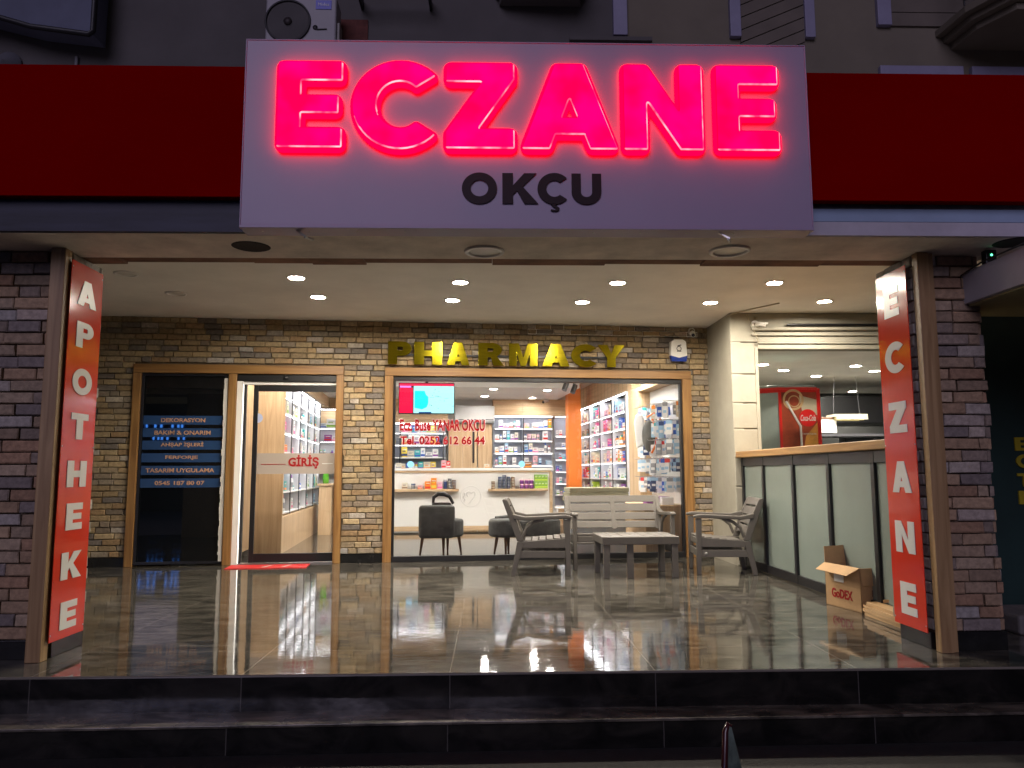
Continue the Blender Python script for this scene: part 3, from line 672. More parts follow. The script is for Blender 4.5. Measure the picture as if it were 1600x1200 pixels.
# ---- gold letters on a rail
gs=thing('gold_letter_sign','row of brushed gold capitals fixed above the wide display window','sign',shop(0,VF),SA)
xs=((-.363,-.07),(-.035,.315),(.375,.665),(.78,1.105),(1.175,1.545),(1.61,1.965),(1.99,2.325),(2.345,2.70))
for ch,(x0,x1) in zip('PHARMACY',xs): letter('letter',ch,x0,x1,2.462,2.752,.022,M_GOLD,gs,y=-.062,t=.295,bevel=.002,bres=1)
b=MB(); b.box(-.25,2.6,-.045,-.030,2.575,2.60); b.build('rail',M_BLACK,gs)
# ---- siren box, camera
al=thing('alarm_siren','white alarm siren box with a blue lower lens by the gold letters','alarm',shop(3.43,VF-.02,2.55),SA)
b=MB(); b.prism([(-.115,.08),(-.10,.0),(.10,.0),(.115,.08),(.105,.26),(.06,.29),(-.06,.29),(-.105,.26)],-.085,0); b.build('casing',M_WHITE,al,bevel=.012)
b=MB(); b.prism([(-.116,.075),(-.10,-.004),(.10,-.004),(.116,.075),(.0,.045)],-.087,-.02); b.build('lens',mat('blue_lens',(.02,.05,.30),.15),al,bevel=.004)
b=MB(); b.lathe([(.026,-.002),(.034,-.002),(.034,.0)],20,(0,-.087,.165),axis='Y'); b.box(-.03,.03,-.0885,-.086,.125,.135); b.bar((-.02,-.0875,.20),(.03,-.0875,.215),.003,.012); b.build('emblem',M_IRON,al)
cm=thing('dome_camera','small white bullet camera on the brick corner beside the siren box','camera',shop(3.63,VF-.03,2.93),SA)
b=MB(); b.lathe([(.045,.0),(.05,-.02),(.03,-.035)],18,(0,0,.03),axis='Y'); b.tube([(0,-.03,.03),(0,-.06,0)],.012,8); b.build('mount',M_WHITE,cm)
b=MB(); b.tube([(.01,-.02,.01),(-.02,-.13,-.04)],.033,14); o=b.build('body',M_WHITE,cm)
b=MB(); b.tube([(-.0202,-.1305,-.0402),(-.022,-.138,-.0435)],.024,14); b.build('lens',M_DGLASS,cm)

# ------------------------------------------------------------------ white side wall with the serving hatch (front-aligned)
ww=thing('white_wall','cream white wall with grooved column and wide serving hatch at the right','wall',(2.906,9.18,0))
b=MB(); p=shop(3.86,VF); 
d=Vector((p.x-2.906,p.y-9.18+.05,0)); nrm=Vector((-d.y,d.x,0)).normalized()*-.12
b.add([(0,0,0),(d.x,d.y,0),(d.x+.12,d.y,0),(.12,.0,0),(0,0,3.02),(d.x,d.y,3.02),(d.x+.12,d.y,3.02),(.12,0,3.02)],[(0,1,2,3),(4,5,6,7),(0,1,5,4),(1,2,6,5),(2,3,7,6),(3,0,4,7)])
b.build('return_wall',M_PLASTER,ww)
b=MB(); b.box(.0,.30,.02,.16,0,3.02); b.box(.30,3.2,.02,.16,2.60,3.02); b.box(.30,3.2,.02,.16,0,1.22); b.box(2.9,3.2,.02,.16,1.22,2.6); b.build('wall_core',M_PLASTER,ww)
b=MB()
for z0,z1 in ((0,.92),(.925,1.258),(1.263,1.605),(1.611,1.915),(1.921,2.265),(2.271,2.655)): b.box(-.004,.285,-.006,.02,z0+.004,z1-.004)
b.box(-.004,3.2,-.006,.02,2.663,3.018); b.build('column_block',M_PLASTER,ww,bevel=.007)
b=MB(); b.box(.285,.325,-.012,.17,1.22,2.60); b.box(.325,2.9,-.012,.17,2.575,2.625); b.box(.325,2.9,-.02,.0,2.64,2.662); b.build('hatch_trim',M_PLASTER,ww,bevel=.004)
b=MB(); b.box(.325,2.9,.08,.09,1.24,2.575); b.build('hatch_pane',M_GLASS,ww)
b=MB(); b.tube([(.25,-.04,2.815),(2.9,-.04,2.825)],.022,10); b.tube([(.25,-.03,2.745),(2.9,-.03,2.75)],.013,8)
tag(b.build('curtain_rail',M_PLASTER,None,(2.906,9.18,0)),'white horizontal curtain rail above the serving hatch','rail')
b=MB(); b.tube([(.68,-.05,2.865),(2.9,-.05,2.872)],.016,8)
tag(b.build('dark_rod',M_BLACK,None,(2.906,9.18,0)),'dark rod lying along the white curtain rail','rod')
c2=thing('wall_camera','white bullet camera with loose cable on the cream wall','camera',(3.20,9.16,2.85))
b=MB(); b.lathe([(.05,.0),(.05,-.02),(.02,-.04)],18,(0,0,.02),axis='Y'); b.build('mount',M_WHITE,c2)
b=MB(); b.tube([(.0,-.04,.03),(.10,-.09,.0)],.026,12); b.box(.03,.13,-.10,-.06,.012,.03); b.build('body',M_WHITE,c2)
b=MB(); b.tube([(-.10,-.01,.15),(-.06,-.02,.06),(-.03,-.02,-.03),(.0,-.015,-.1),(.04,-.01,-.2)],.006,6); b.tube([(0,0,.10),(.02,-.03,.10)],.015,8); b.build('cable',mat('old_cable',(.35,.31,.22),.7),c2)
b=MB(); q=shop(3.88,VF-.05)
b.tube([(q.x,q.y-.03,2.80),(q.x+.02,q.y-.25,2.83),(q.x+.05,q.y-.45,2.93),(2.90,9.25,2.99),(2.93,9.12,3.0),(3.1,8.9,3.012),(3.3,8.6,3.013)],.008,6); b.tube([(q.x+.03,q.y-.3,2.85),(q.x+.02,q.y-.42,2.90),(q.x+.05,q.y-.40,2.86)],.02,6)
tag(b.build('loose_cable',mat('old_cable',(.35,.31,.22),.7)),'loose grey cable running round the white wall corner to the ceiling','cable')

# ------------------------------------------------------------------ frosted bar counter on the right (runs towards the street)
ct=thing('bar_counter','black framed bar counter with frosted glass panels and a timber top','counter',(2.97,5.40,0))
b=MB(); b.box(-.06,.45,0,3.76,1.262,1.335); b.build('timber_top',M_WOODX if False else wood('timber_trim_deep',(.22,.11,.035),(.40,.23,.08),axis='Y'),ct,bevel=.008)
b=MB()
for y in (.0,.56,1.37,2.18,3.02,3.70): b.box(0,.06,y,y+.06,.012,1.262)
b.box(.004,.056,0,3.76,.012,.10); b.box(.004,.056,0,3.76,1.165,1.2615); b.build('frame',M_BLACK,ct,bevel=.003)
M_FROST=mat('frosted_glass',(.20,.24,.215),.25,var=.10,vscale=.9,bump=.03,bscale=4,spec=.6)
for y0,y1 in ((.06,.56),(.62,1.37),(1.43,2.18),(2.24,3.02),(3.08,3.70)):
    b=MB(); b.box(.024,.034,y0,y1,.10,1.165); b.build('frosted_panel',M_FROST,ct)

# kitchen behind the hatch
kc=shop(0,0)
b=MB(); b.box(2.95,8.5,9.34,15.6,2.65,2.70); struct(b.build('kitchen_ceiling',M_CEIL))
kw=thing('kitchen_wall','cream and charcoal back walls of the kitchen seen through the hatch','wall',(2.96,9.34,0))
b=MB(); b.box(-.05,0,0,6,0,2.65); b.build('left_wall',M_PLASTER,kw)
b=MB(); b.box(0,5.5,5.9,6.0,0,2.65); b.box(5.45,5.5,0,5.9,0,2.65); b.build('charcoal_wall',mat('charcoal_tile',(.035,.036,.036),.5,var=.2),kw)
GK='lit downlights of the kitchen behind the hatch'
for x,y,lb in ((3.951,11.03,'kitchen downlight seen through the hatch, nearest the white column'),(4.492,11.66,'kitchen downlight seen through the hatch, above the fridge front corner'),(5.30,12.375,'kitchen downlight seen through the hatch, above the red disc of the fridge'),(5.379,11.16,'kitchen downlight seen through the hatch, highest right of the fridge'),(5.944,11.74,'kitchen downlight seen through the hatch, nearest the right pillar'),(7.033,14.78,'kitchen downlight seen through the hatch, lowest and farthest back')):
    downlight(x,y,2.65,True,lb,.075,M_LAMPK,GK)
# drinks fridge: left side faces the viewer's left, printed side to the right
fg=thing('drinks_fridge','red and grey drinks fridge with a printed cola side behind the hatch','fridge',(3.80,10.10,.24),R(0))
b=MB(); b.prism([(0,0),(.50,-.02),(.50,.60),(-.02,.62),(-.42,.28)],0,2.0,plane='XY'); b.build('body',mat('fridge_grey',(.30,.36,.34),.35,var=.08),fg,bevel=.008)
b=MB(); b.prism([(-.006,-.012),(.52,-.032),(.52,.60),(-.03,.625),(-.44,.285)],1.90,1.968,plane='XY'); b.v=[(x,y if y>.25 else y,z) for x,y,z in b.v]; b.build('red_crown',mat('fridge_red',(.60,.015,.012),.3),fg,bevel=.006)
b=MB(); b.box(0.0,.50,-.034,-.022,0,1.90); sp_=b.build('printed_side',mat('cola_print',(.30,.05,.02),.35,var=.5,vscale=3.5),fg)
b=MB(); b.box(.50,.545,-.05,.0,0,1.95); b.build('red_edge',mat('fridge_red',(.60,.015,.012),.3),fg,bevel=.004)
b=MB(); b.box(-.006,.03,-.045,-.022,0,1.9); b.build('red_edge',mat('fridge_red',(.60,.015,.012),.3),fg,bevel=.004)
b=MB(); b.prism([(.28,1.0),(.42,.93),(.50,1.02),(.50,1.50),(.34,1.32)],-.037,-.034); b.build('amber_patch',mat('amber_print',(.62,.28,.05),.4,var=.3,vscale=8),sp_)
b=MB(); b.prism([(.27,1.86),(.50,1.80),(.50,1.60),(.40,1.58),(.30,1.66)],-.037,-.034); b.build('pale_patch',mat('pale_print',(.50,.44,.32),.4),sp_)
b=MB(); b.lathe([(.14,0),(.11,0)],24,(.19,-.038,1.80),axis='Y'); b.lathe([(.08,0),(.065,0)],24,(.20,-.0385,1.78),axis='Y'); b.build('swirl',mat('swirl_print',(.55,.36,.18),.4),sp_)
b=MB(); b.disc((.375,-.042,1.56),.115,32,axis='Y'); b.lathe([(.115,0),(.115,.006)],32,(.375,-.042,1.56),axis='Y'); rdz=b.build('red_disc',mat('disc_red',(.66,.012,.012),.35),sp_)
text('lettering','Coca-Cola',.275,.475,1.52,1.60,M_LETW,rdz,y=-.045,depth=.002,bold=.012,shear=.28)
text('lettering','TADINI ÇIKAR',.29,.48,1.335,1.36,M_LETW,sp_,y=-.038,depth=.002)
b=MB(); b.tube([(.09,-.045,1.78),(.27,-.045,1.45),(.28,-.045,.7)],.016,8); b.build('straw',M_LETW,sp_)
b=MB(); b.lathe([(.0,.60),(.085,.60),(.09,.90),(.05,1.02),(.045,1.10),(.055,1.12),(.055,1.16),(.0,1.16)],18,(.30,-.034,0)); 
b.build('bottle_relief',mat('bottle_print',(.42,.36,.26),.25,var=.3,vscale=14),sp_)
hd=thing('cooker_hood','dark cooker hood hanging behind the drinks fridge','hood',(5.4,12.9,1.2))
b=MB(); b.box(.0,1.9,.2,1.2,.72,1.18); b.box(.55,1.9,-.05,.2,.28,.50); b.build('casing',M_BLACK,hd,bevel=.01)
b=MB(); b.bar((.70,.0,.05),(1.05,-.1,.45),.03,.03); b.box(.55,.67,-.1,.0,-.3,.15); b.build('arm',M_DKGREY,hd)
hl=thing('hanging_lamp','flat lit lamp with yellow tubes hanging on wires behind the fridge','lamp',(5.83,12.5,1.95))
b=MB(); b.box(-.26,.26,-.18,.18,.03,.07); b.box(-.26,.26,-.19,-.17,-.02,.03); b.build('housing',mat('lamp_housing',(.30,.28,.22),.5),hl)
b=MB(); b.tube([(-.24,-.08,.0),(.24,-.08,.0)],.025,8); b.tube([(-.24,.08,.0),(.24,.08,.0)],.025,8); b.build('tube',emis('yellow_tube',(1,.78,.30),.45),hl)
b=MB()
for x in (-.22,.22): b.tube([(x,0,.07),(x*.8,0,.7)],.003,5)
b.build('wires',M_DKGREY,hl)
wb=thing('white_box','plain white box on a dark shelf right of the drinks fridge','box',(5.52,12.45,1.72))
b=MB(); b.box(-.12,.12,0,.3,0,.22); b.build('body',M_WHITE,wb,bevel=.01)
b=MB(); b.box(-.125,.125,-.005,.305,.222,.26); b.build('lid',mat('brown_lid',(.10,.05,.03),.5),wb,bevel=.006)
b=MB(); b.box(5.2,6.8,12.3,12.95,1.66,1.70); tag(b.build('kitchen_shelf',M_DKGREY),'dark kitchen shelf under the white box','shelf')
kb=thing('kitchen_bench','dark kitchen worktop with appliances behind the hatch','worktop',(4.9,11.6,0))
b=MB(); b.box(0,2.6,0,.7,0,1.12); b.build('cabinet',M_DKGREY,kb,bevel=.01)
b=MB(); b.box(-.02,2.6,-.03,.7,1.125,1.16); b.build('worktop',M_STEEL,kb,bevel=.005)
cp=thing('paper_cup','small white paper cup standing on the kitchen worktop','cup',(5.42,11.75,1.16))
b=MB(); b.lathe([(0,0),(.045,0),(.06,.15),(.063,.15),(.063,.16),(.0,.16)],16); b.build('cup',M_WHITE,cp)
b=MB(); b.lathe([(.050,.05),(.0565,.11)],16); b.build('band',mat('band_red',(.5,.05,.03),.5),cp)

# ------------------------------------------------------------------ resin terrace furniture
def frame_side(b,x,depth=.60,back=True):
    """one side frame at x: front leg, arm, rear leg, stretcher, curved brace  (front = -y)"""
    hd_=.045
    def pl(poly,x0=x-.022,x1=x+.022): b.prism(poly,x0,x1,plane='YZ')
    f=-depth/2; k=depth/2
    pl([(f+.0,0),(f+.055,0),(f+.075,.59),(f-.0,.59)])                       # front leg
    pl([(k-.02,0),(k+.04,0),(k-.02,.34),(k-.10,.40),(k-.09,.30)])              # rear leg
    pl([(k-.10,.40),(k-.02,.34),(k+.115,.815),(k+.07,.83),(k-.005,.60)])      # back upright
def make_seat(name,label,cat,W,loc,rz,panels,group=None):
    t=thing(name,label,cat,loc,rz,group); D=.60; f=-D/2; k=D/2
    for sx in (-1,1):
        x=sx*(W/2-.03); b=MB(); P=lambda poly,w_=.022:b.prism(poly,x-w_,x+w_,plane='YZ')
        P([(f,0),(f+.045,0),(f+.065,.60),(f+.0,.60)]); b.build('leg',M_TAUPE,t,bevel=.006)
        b=MB(); P([(k-.01,0),(k+.04,0),(k-.03,.36),(k-.10,.36)]); b.build('leg',M_TAUPE,t,bevel=.006)
        b=MB(); P([(k-.10,.365),(k-.03,.365),(k+.13,.80),(k+.115,.815),(k+.075,.80),(k-.03,.57)]); b.build('back_post',M_TAUPE,t,bevel=.006)
        b=MB(); P([(f-.02,.605),(f-.02,.63),(f+.05,.645),(k-.12,.625),(k+.02,.655),(k+.01,.60),(k-.12,.585),(f+.05,.605)],.032); b.build('armrest',M_TAUPE,t,bevel=.008)
        b=MB(); pts=[(x,k-.09,.40),(x,k-.13,.50),(x,k-.21,.565),(x,k-.32,.595)]; b.tube(pts,.017,8); b.build('brace',M_TAUPE,t)
        b=MB(); P([(f+.05,.19),(k-.045,.19),(k-.055,.265),(f+.055,.265)],.016); b.build('side_rail',M_TAUPE,t,bevel=.004)
        b=MB(); P([(f+.05,.295),(k-.07,.295),(k-.09,.36),(f+.05,.395)],.018); b.build('seat_rail',M_TAUPE,t,bevel=.004)
        if sx>0:
            b=MB(); b.lathe([(.016,.0),(.016,.002),(.0,.003)],16,(x+.016,-.20,.228),axis='X'); b.build('oval_badge',mat('badge_pale',(.35,.34,.32),.4),t)
    wi=W/2-.055
    b=MB()
    n=6; d0=f+.02; dd=(D-.12)/n
    for i in range(n):
        y0=d0+i*dd+.006; y1=d0+(i+1)*dd-.006; z=.405-i*.008
        b.box(-wi,wi,y0,y1,z-.022,z)
    for j in range(panels+1):
        x=-wi+2*wi*j/panels; b.box(max(x-.02,-wi),min(x+.02,wi),d0,d0+n*dd,.335,.372)
    b.box(-wi,wi,d0,d0+.02,.315,.381)
    b.build('seat',M_TAUPE,t,bevel=.005)
    b=MB(); b.box(-wi-.01,wi+.01,f+.012,f+.035,.19,.265) if panels==1 else b.box(-wi-.01,wi+.01,f+.012,f+.035,.29,.312); b.build('front_rail',M_TAUPE,t,bevel=.004)
    b=MB()
    def back(z): return k-.055+(z-.40)*.365
    def slat(x0,x1,z0,z1,th=.024):
        b.add([(x0,back(z0)-th/2,z0),(x1,back(z0)-th/2,z0),(x1,back(z0)+th/2,z0),(x0,back(z0)+th/2,z0),(x0,back(z1)-th/2,z1),(x1,back(z1)-th/2,z1),(x1,back(z1)+th/2,z1),(x0,back(z1)+th/2,z1)],[(0,3,2,1),(4,5,6,7),(0,1,5,4),(1,2,6,5),(2,3,7,6),(3,0,4,7)])
    for z0,z1 in ((.735,.815),(.63,.715),(.53,.612),(.435,.512)): slat(-wi-.005,wi+.005,z0,z1)
    for j in range(panels+1):
        x=-wi+2*wi*j/panels; slat(x-.03,x+.03,.42,.81,.028)
    b.build('backrest',M_TAUPE,t,bevel=.006)
    return t
make_seat('garden_chair','taupe resin armchair at the left of the low table, facing right','chair',.62,(.57,8.69,0),R(90-4),1,'resin armchairs on the terrace')
make_seat('garden_chair','taupe resin armchair at the right of the low table, facing left','chair',.62,(2.54,8.67,0),R(-90-6),1,'resin armchairs on the terrace')
make_seat('garden_bench','taupe resin two seat bench behind the low table','bench',1.19,(1.50,9.17,0),R(3),2)
tb=thing('coffee_table','low taupe resin coffee table between the two armchairs','table',(1.555,8.47,0),R(2))
b=MB(); 
n=7
for i in range(n): b.box(-.395+i*.1125,-.395+(i+1)*.1125-.004,-.30,.30,.405,.43)
b.box(-.40,.40,-.308,-.288,.345,.428); b.box(-.40,.40,.288,.308,.345,.428); b.box(-.408,-.388,-.308,.308,.345,.428); b.box(.388,.408,-.308,.308,.345,.428)
b.build('tabletop',M_TAUPE,tb,bevel=.007,segs=3)
for x,y in ((-.365,-.275),(.365,-.275),(-.365,.275),(.365,.275)):
    b=MB(); s=1 if x>0 else -1; q=1 if y>0 else -1
    b.prism([(x-.03,.0),(x+.03,.0),(x+.035-.006*s,.345),(x-.035-.006*s,.345)],y-.025,y+.025); b.build('leg',M_TAUPE,tb,bevel=.006)
b=MB(); b.box(-.145,-.075,-.29,-.25,.0,.345); b.build('leg',M_TAUPE,tb,bevel=.006)

# carton, planks, mat
cb=thing('cardboard_box','open brown cardboard box with red letters by the right pillar','box',(3.0,6.36,0),R(12))
b=MB(); wq,dq,hq=.16,.22,.34
b.box(-wq,wq,-dq,-dq+.006,0,hq); b.box(-wq,wq,dq-.006,dq,0,hq); b.box(-wq,-wq+.006,-dq,dq,0,hq); b.box(wq-.006,wq,-dq,dq,0,hq); b.box(-wq,wq,-dq,dq,0,.006)
b.build('carton',M_CARD,cb)
def flap(p,q,r,s): 
    b=MB(); nrm=(Vector(q)-Vector(p)).cross(Vector(s)-Vector(p)).normalized()*.005
    b.add([p,q,r,s]+[tuple(Vector(v)+nrm) for v in (p,q,r,s)],[(0,1,2,3),(7,6,5,4),(0,4,5,1),(1,5,6,2),(2,6,7,3),(3,7,4,0)]); b.build('flap',M_CARD,cb)
flap((-wq,-dq,hq),(-wq,dq,hq),(-wq-.10,dq-.02,hq-.05),(-wq-.10,-dq+.03,hq-.06))
flap((-wq,dq,hq),(wq,dq,hq),(wq-.01,dq+.03,hq+.14),(-wq+.02,dq+.03,hq+.13))
flap((wq,-dq,hq),(wq,dq,hq),(wq+.06,dq-.02,hq+.13),(wq+.05,-dq+.02,hq+.12))
flap((-wq,-dq,hq),(wq,-dq,hq),(wq-.01,-dq-.02,hq-.14),(-wq+.01,-dq-.015,hq-.13))
b=MB(); b.box(-.10,.02,-.003,0,.205,.30); o=b.build('paper_label',M_LETW,cb,loc=(-wq-.001,-.0,0),rz=R(-90))
text('lettering','GoDEX',-.16,.10,.075,.15,M_REDTXT,cb,y=0,depth=.002,bold=.03); x_=[c for c in cb.children if c.name.startswith('lettering')][0]; x_.location=(-wq-.002,-.02,0); x_.rotation_euler=(0,0,R(-90))
b=MB(); b.box(-.06,.10,-.003,0,.12,.17); b.build('barcode_label',mat('faded_print',(.14,.08,.04),.7),cb,loc=(.0,-dq-.001,0))
b=MB(); b.box(-.03,.02,-.002,0,.16,.19); b.build('small_label',M_LETW,cb,loc=(.06,-dq-.004,0))
for i in range(4):
    b=MB(); b.box(-.05,.05,-.29,.29,0,.024)
    tag(b.build('pine_board',M_PLANK,None,(2.93+random.uniform(-.015,.015),5.76+random.uniform(-.03,.03),.0+i*.026),R(random.uniform(-1.5,2.5)),bevel=.002),('lowest','second lowest','second highest','topmost')[i]+' pine board of the small stack beside the cardboard box','board','stacked pine boards')
b=MB(); b.bar((3.12,6.02,.0),(3.19,5.75,.36),.07,.02); tag(b.build('leaning_board',M_PLANK),'pine board leaning behind the stacked boards by the right pillar','board')
b=MB(); b.bar((3.0,5.95,.12),(3.22,5.70,.18),.09,.02); tag(b.build('slanted_board',M_PLANK),'short pine offcut lying across behind the board stack','board')
dm=thing('doormat','red doormat with pale worn marks before the glass door','mat',shop(-1.68,VF-.20),SA)
b=MB(); b.box(-.50,.42,-.22,.14,0,.010); b.build('mat',mat('red_mat',(.55,.02,.02),.55,var=.12,vscale=9,bump=.4,bscale=200),dm,bevel=.003)
b=MB()
for x in (-.10,.12): b.prism([(x,-.16),(x+.05,-.16),(x+.10,.05),(x+.06,.05)],.0102,.0112,plane='XY')
b.build('worn_marks',mat('pale_marks',(.55,.42,.40),.6),dm)

# ================================================================== SHOP INTERIOR (shop frame)
def S(name,bx,m,label,cat,u=0,v=0,z=0,bevel=0,rot=0):
    b=MB()
    for q in bx: b.box(*q)
    return tag(b.build(name,m,None,shop(u,v,z),SA+rot,bevel=bevel),label,cat)
b=MB(); b.box(-2.9,3.8,VF+.2,16.7,2.87,2.92); o=b.build('shop_ceiling',M_WHITE,None,(0,0,0),SA); struct(o)
b=MB(); b.box(-2.1,3.0,14.0,16.6,2.65,2.868); o=b.build('dropped_ceiling',M_WHITE,None,(0,0,0),SA); struct(o)
iw=thing('shop_wall','white and oak inner walls of the lit pharmacy','wall',shop(0,VF),SA)
y0=lambda v: v-VF
b=MB(); b.box(-2.95,-2.85,.2,6.8,0,2.9); b.box(3.66,3.76,.2,6.8,0,2.9); b.box(-2.9,3.7,6.75,6.85,0,2.9); b.build('white_wall',M_WHT,iw)
b=MB(); b.box(-2.85,-1.80,1.10,1.16,0.0,2.87); b.build('oak_panel',M_OAK,iw)
b=MB(); b.box(-2.85,-2.19,1.085,1.099,0,.10); b.build('skirting',M_WHT,iw)
b=MB(); b.box(-2.85,-2.18,.21,.25,.10,2.6); b.box(-2.85,-2.19,.25,1.1,.1,2.6); b.build('oak_panel',M_OAK,iw)
b=MB(); b.box(-2.85,-1.80,1.165,6.7,2.44,2.865); b.build('oak_bulkhead',M_OAKY,iw)
b=MB(); b.box(3.50,3.66,2.45,6.6,2.40,2.865); b.build('oak_bulkhead',M_OAKY,iw)
b=MB()
for i in range(16): b.box(3.497,3.4995,2.45+i*.26,2.453+i*.26,2.40,2.865)
b.build('panel_joint',M_DKGREY,iw)
b=MB(); b.box(3.44,3.66,1.85,2.44,0,2.42); b.build('oak_pilaster',M_OAK,iw)
b=MB(); b.box(3.44,3.66,.21,1.845,2.35,2.42); b.build('oak_soffit',M_OAKY,iw)
for x0,x1 in ((.68,.98),(.985,1.28),(1.30,1.60)):
    b=MB(); b.box(x0,x1,6.55,6.62,0,2.12); b.build('oak_door_panel',M_OAK,iw)
b=MB(); b.box(1.185,1.225,6.53,6.551,1.30,2.0); b.build('black_handle',M_BLACK,iw)
for x0,x1 in ((1.62,2.25),(2.254,2.85),(2.854,3.2)):
    b=MB(); b.box(x0,x1,6.52,6.70,2.285,2.648); b.build('oak_bulkhead',M_OAKX,iw)
b=MB(); b.box(-2.04,.66,6.52,6.70,2.13,2.648); b.build('oak_bulkhead',M_OAKX,iw)
b=MB(); b.box(.66,1.61,6.62,6.70,2.13,2.648); b.build('pale_wall',mat('pale_grey_wall',(.55,.54,.52),.6),iw)

# ceiling lamps of the shop
GP='shop ceiling lamps'
for u,v,lb in ((1.0,12.0,'long lit ceiling lamp panel over the shop middle'),(2.75,11.3,'lit ceiling lamp panel over the hanging goods'),(-1.2,12.4,'lit ceiling lamp panel inside the glass door')):
    t=thing('ceiling_panel',lb,'ceiling light',shop(u,v,2.87),SA,GP)
    b=MB(); b.box(-.62,.62,-.17,.17,-.03,-.001); b.build('housing',M_WHT,t,bevel=.004)
    b=MB(); b.box(-.60,.60,-.15,.15,-.034,-.031); b.build('diffuser',M_PAN,t)
GD='shop downlights over the reception counter'
for u,v,z,lb in ((1.42,14.25,2.65,'shop downlight over the reception counter, left of the front pair'),(2.46,14.4,2.65,'shop downlight over the reception counter, right of the front pair'),(1.38,15.6,2.65,'shop downlight before the back wall near the wall air conditioner'),(2.4,15.9,2.65,'shop downlight before the back wall over the right shelf case'),(-.9,15.3,2.65,'shop downlight before the back wall over the left shelf case')):
    downlight(u*cS-v*sS,u*sS+v*cS,z,True,lb,.075,M_LAMPS,GD)
t=downlight(*shop(3.25,11.55)[:2],2.87,True,'bright shop downlight above the hanging goods at the right of the window',.085,M_LAMPS)

downlight(*shop(-1.55,10.5)[:2],2.87,True,'shop downlight just inside the glass door',.085,M_LAMPS)
downlight(*shop(-2.02,10.25)[:2],2.6,True,'shop downlight beside the left jamb of the glass door',.06,M_LAMPS)
# television in the window
tv=thing('television','lit television with a red panel and a turquoise map hanging in the window','television',shop(.13,VF+.16,1.85),SA)
b=MB(); b.box(-.36,.36,0,.05,0,.405); b.build('casing',M_BLACK,tv,bevel=.006)
sc=[('screen_red',(.80,.012,.06),1.0,(-.35,-.178,.012,.34)),('screen_header',(.85,.02,.08),1.0,(-.35,.35,.365,.395)),('screen_violet',(.75,.25,.9),1.1,(-.345,-.20,.342,.363)),('screen_map',(.42,.92,.93),1.0,(-.168,.35,.012,.363))]
for n_,c_,s_,(a0,a1,k0,k1) in sc:
    b=MB(); b.box(a0,a1,-.003,-.001,k0,k1); b.build(n_,emis(n_,c_,s_),tv)
b=MB(); b.prism([(-.155,.08),(-.155,.30),(-.03,.30),(-.01,.25),(.02,.22),(.02,.14),(.0,.09),(-.06,.06)],-.0045,-.0032); b.build('screen_sea',emis('screen_sea',(.02,.72,.72),1.0),tv)
b=MB(); rg=random.Random(8)
for _ in range(12):
    a,k=rg.uniform(.03,.33),rg.uniform(.04,.32); b.box(a,a+.010,-.0045,-.0032,k,k+.008)
for _ in range(5):
    a,k=rg.uniform(.03,.25),rg.uniform(.04,.32); b.box(a,a+.05,-.0045,-.0032,k,k+.003)
b.build('screen_marks',emis('screen_marks',(.10,.35,.36),.8),tv)
b=MB(); b.box(-.10,.06,-.0045,-.0032,.012,.028); b.build('screen_bar',emis('screen_bar',(.01,.06,.22),1),tv)
b=MB(); b.box(-.03,.03,.05,.10,.20,.26); b.tube([(0,.08,.23),(0,.08,1.0)],.02,8); b.build('mount',M_BLACK,tv)

# reception counter
rc=thing('reception_counter','long white reception counter with oak edges and an embossed round emblem','counter',shop(.95,14.5),SA)
b=MB(); b.box(-2.4,1.55,0.0,.55,.12,1.10); b.build('front_panel',mat('cream_laminate',(.76,.74,.69),.35),rc)
b=MB(); b.box(-2.4,1.58,-.025,.6,1.10,1.135); b.box(1.552,1.61,-.02,.58,0,1.10); b.box(-2.4,1.552,-.012,.5,0.035,.118); b.build('oak_edge',M_OAKX,rc,bevel=.003)
b=MB(); b.box(-2.4,1.63,-.04,.62,1.137,1.18); b.build('white_top',M_WHT,rc,bevel=.004)
b=MB(); b.box(-2.4,-.16,-.16,-.001,.755,.80); b.build('ledge',M_OAKX,rc,bevel=.003)
b=MB(); b.box(.39,1.50,-.16,-.001,.755,.80); b.build('ledge',M_OAKX,rc,bevel=.003)
b=MB()
M_EMB=mat('embossed_cream',(.66,.64,.60),.4)
b.lathe([(.195,0),(.195,-.006),(.183,-.006),(.183,0)],40,(.07,0,.66),axis='Y')
b.tube([(.03,-.004,.52),(.13,-.004,.64),(.16,-.004,.71),(.12,-.004,.755),(.075,-.004,.72),(.03,-.004,.755),(-.02,-.004,.71),(.02,-.004,.66)],.011,8)
b.tube([(-.06,-.004,.56),(-.03,-.004,.60),(-.07,-.004,.64),(-.03,-.004,.68),(-.05,-.004,.73)],.012,8)
b.build('emblem',M_EMB,rc)
oc=S('oak_counter_end',[(-.22,.0,0,.6,0,.87),(-.25,.02,-.03,.62,.872,.91)],M_OAK,'oak counter end with a plant, seen through the glass door','counter',-1.5,14.3,bevel=.004)
vs=thing('plant_vase','green vase with yellow flowers on the oak counter end','plant',shop(-1.62,14.45,.91),SA)
b=MB(); b.lathe([(0,0),(.05,0),(.06,.12),(.045,.22),(.05,.23)],16); b.build('vase',mat('green_vase',(.10,.38,.03),.2),vs)
b=MB(); rg=random.Random(5)
for i in range(26):
    a,r=rg.uniform(0,6.28),rg.uniform(.02,.13); z=.22+rg.uniform(.02,.2); p=Vector((r*math.cos(a),r*math.sin(a),z))
    b.tube([(0,0,.2),tuple(p)],.004,4); d=Vector((rg.uniform(-1,1),rg.uniform(-1,1),rg.uniform(-.3,1))).normalized()*.05; e=d.cross(Vector((0,0,1))).normalized()*.018
    b.add([p,p+d*.5+e,p+d,p+d*.5-e],[(0,1,2,3)])
b.build('flowers',mat('yellow_green_leaf',(.50,.50,.04),.6),vs)

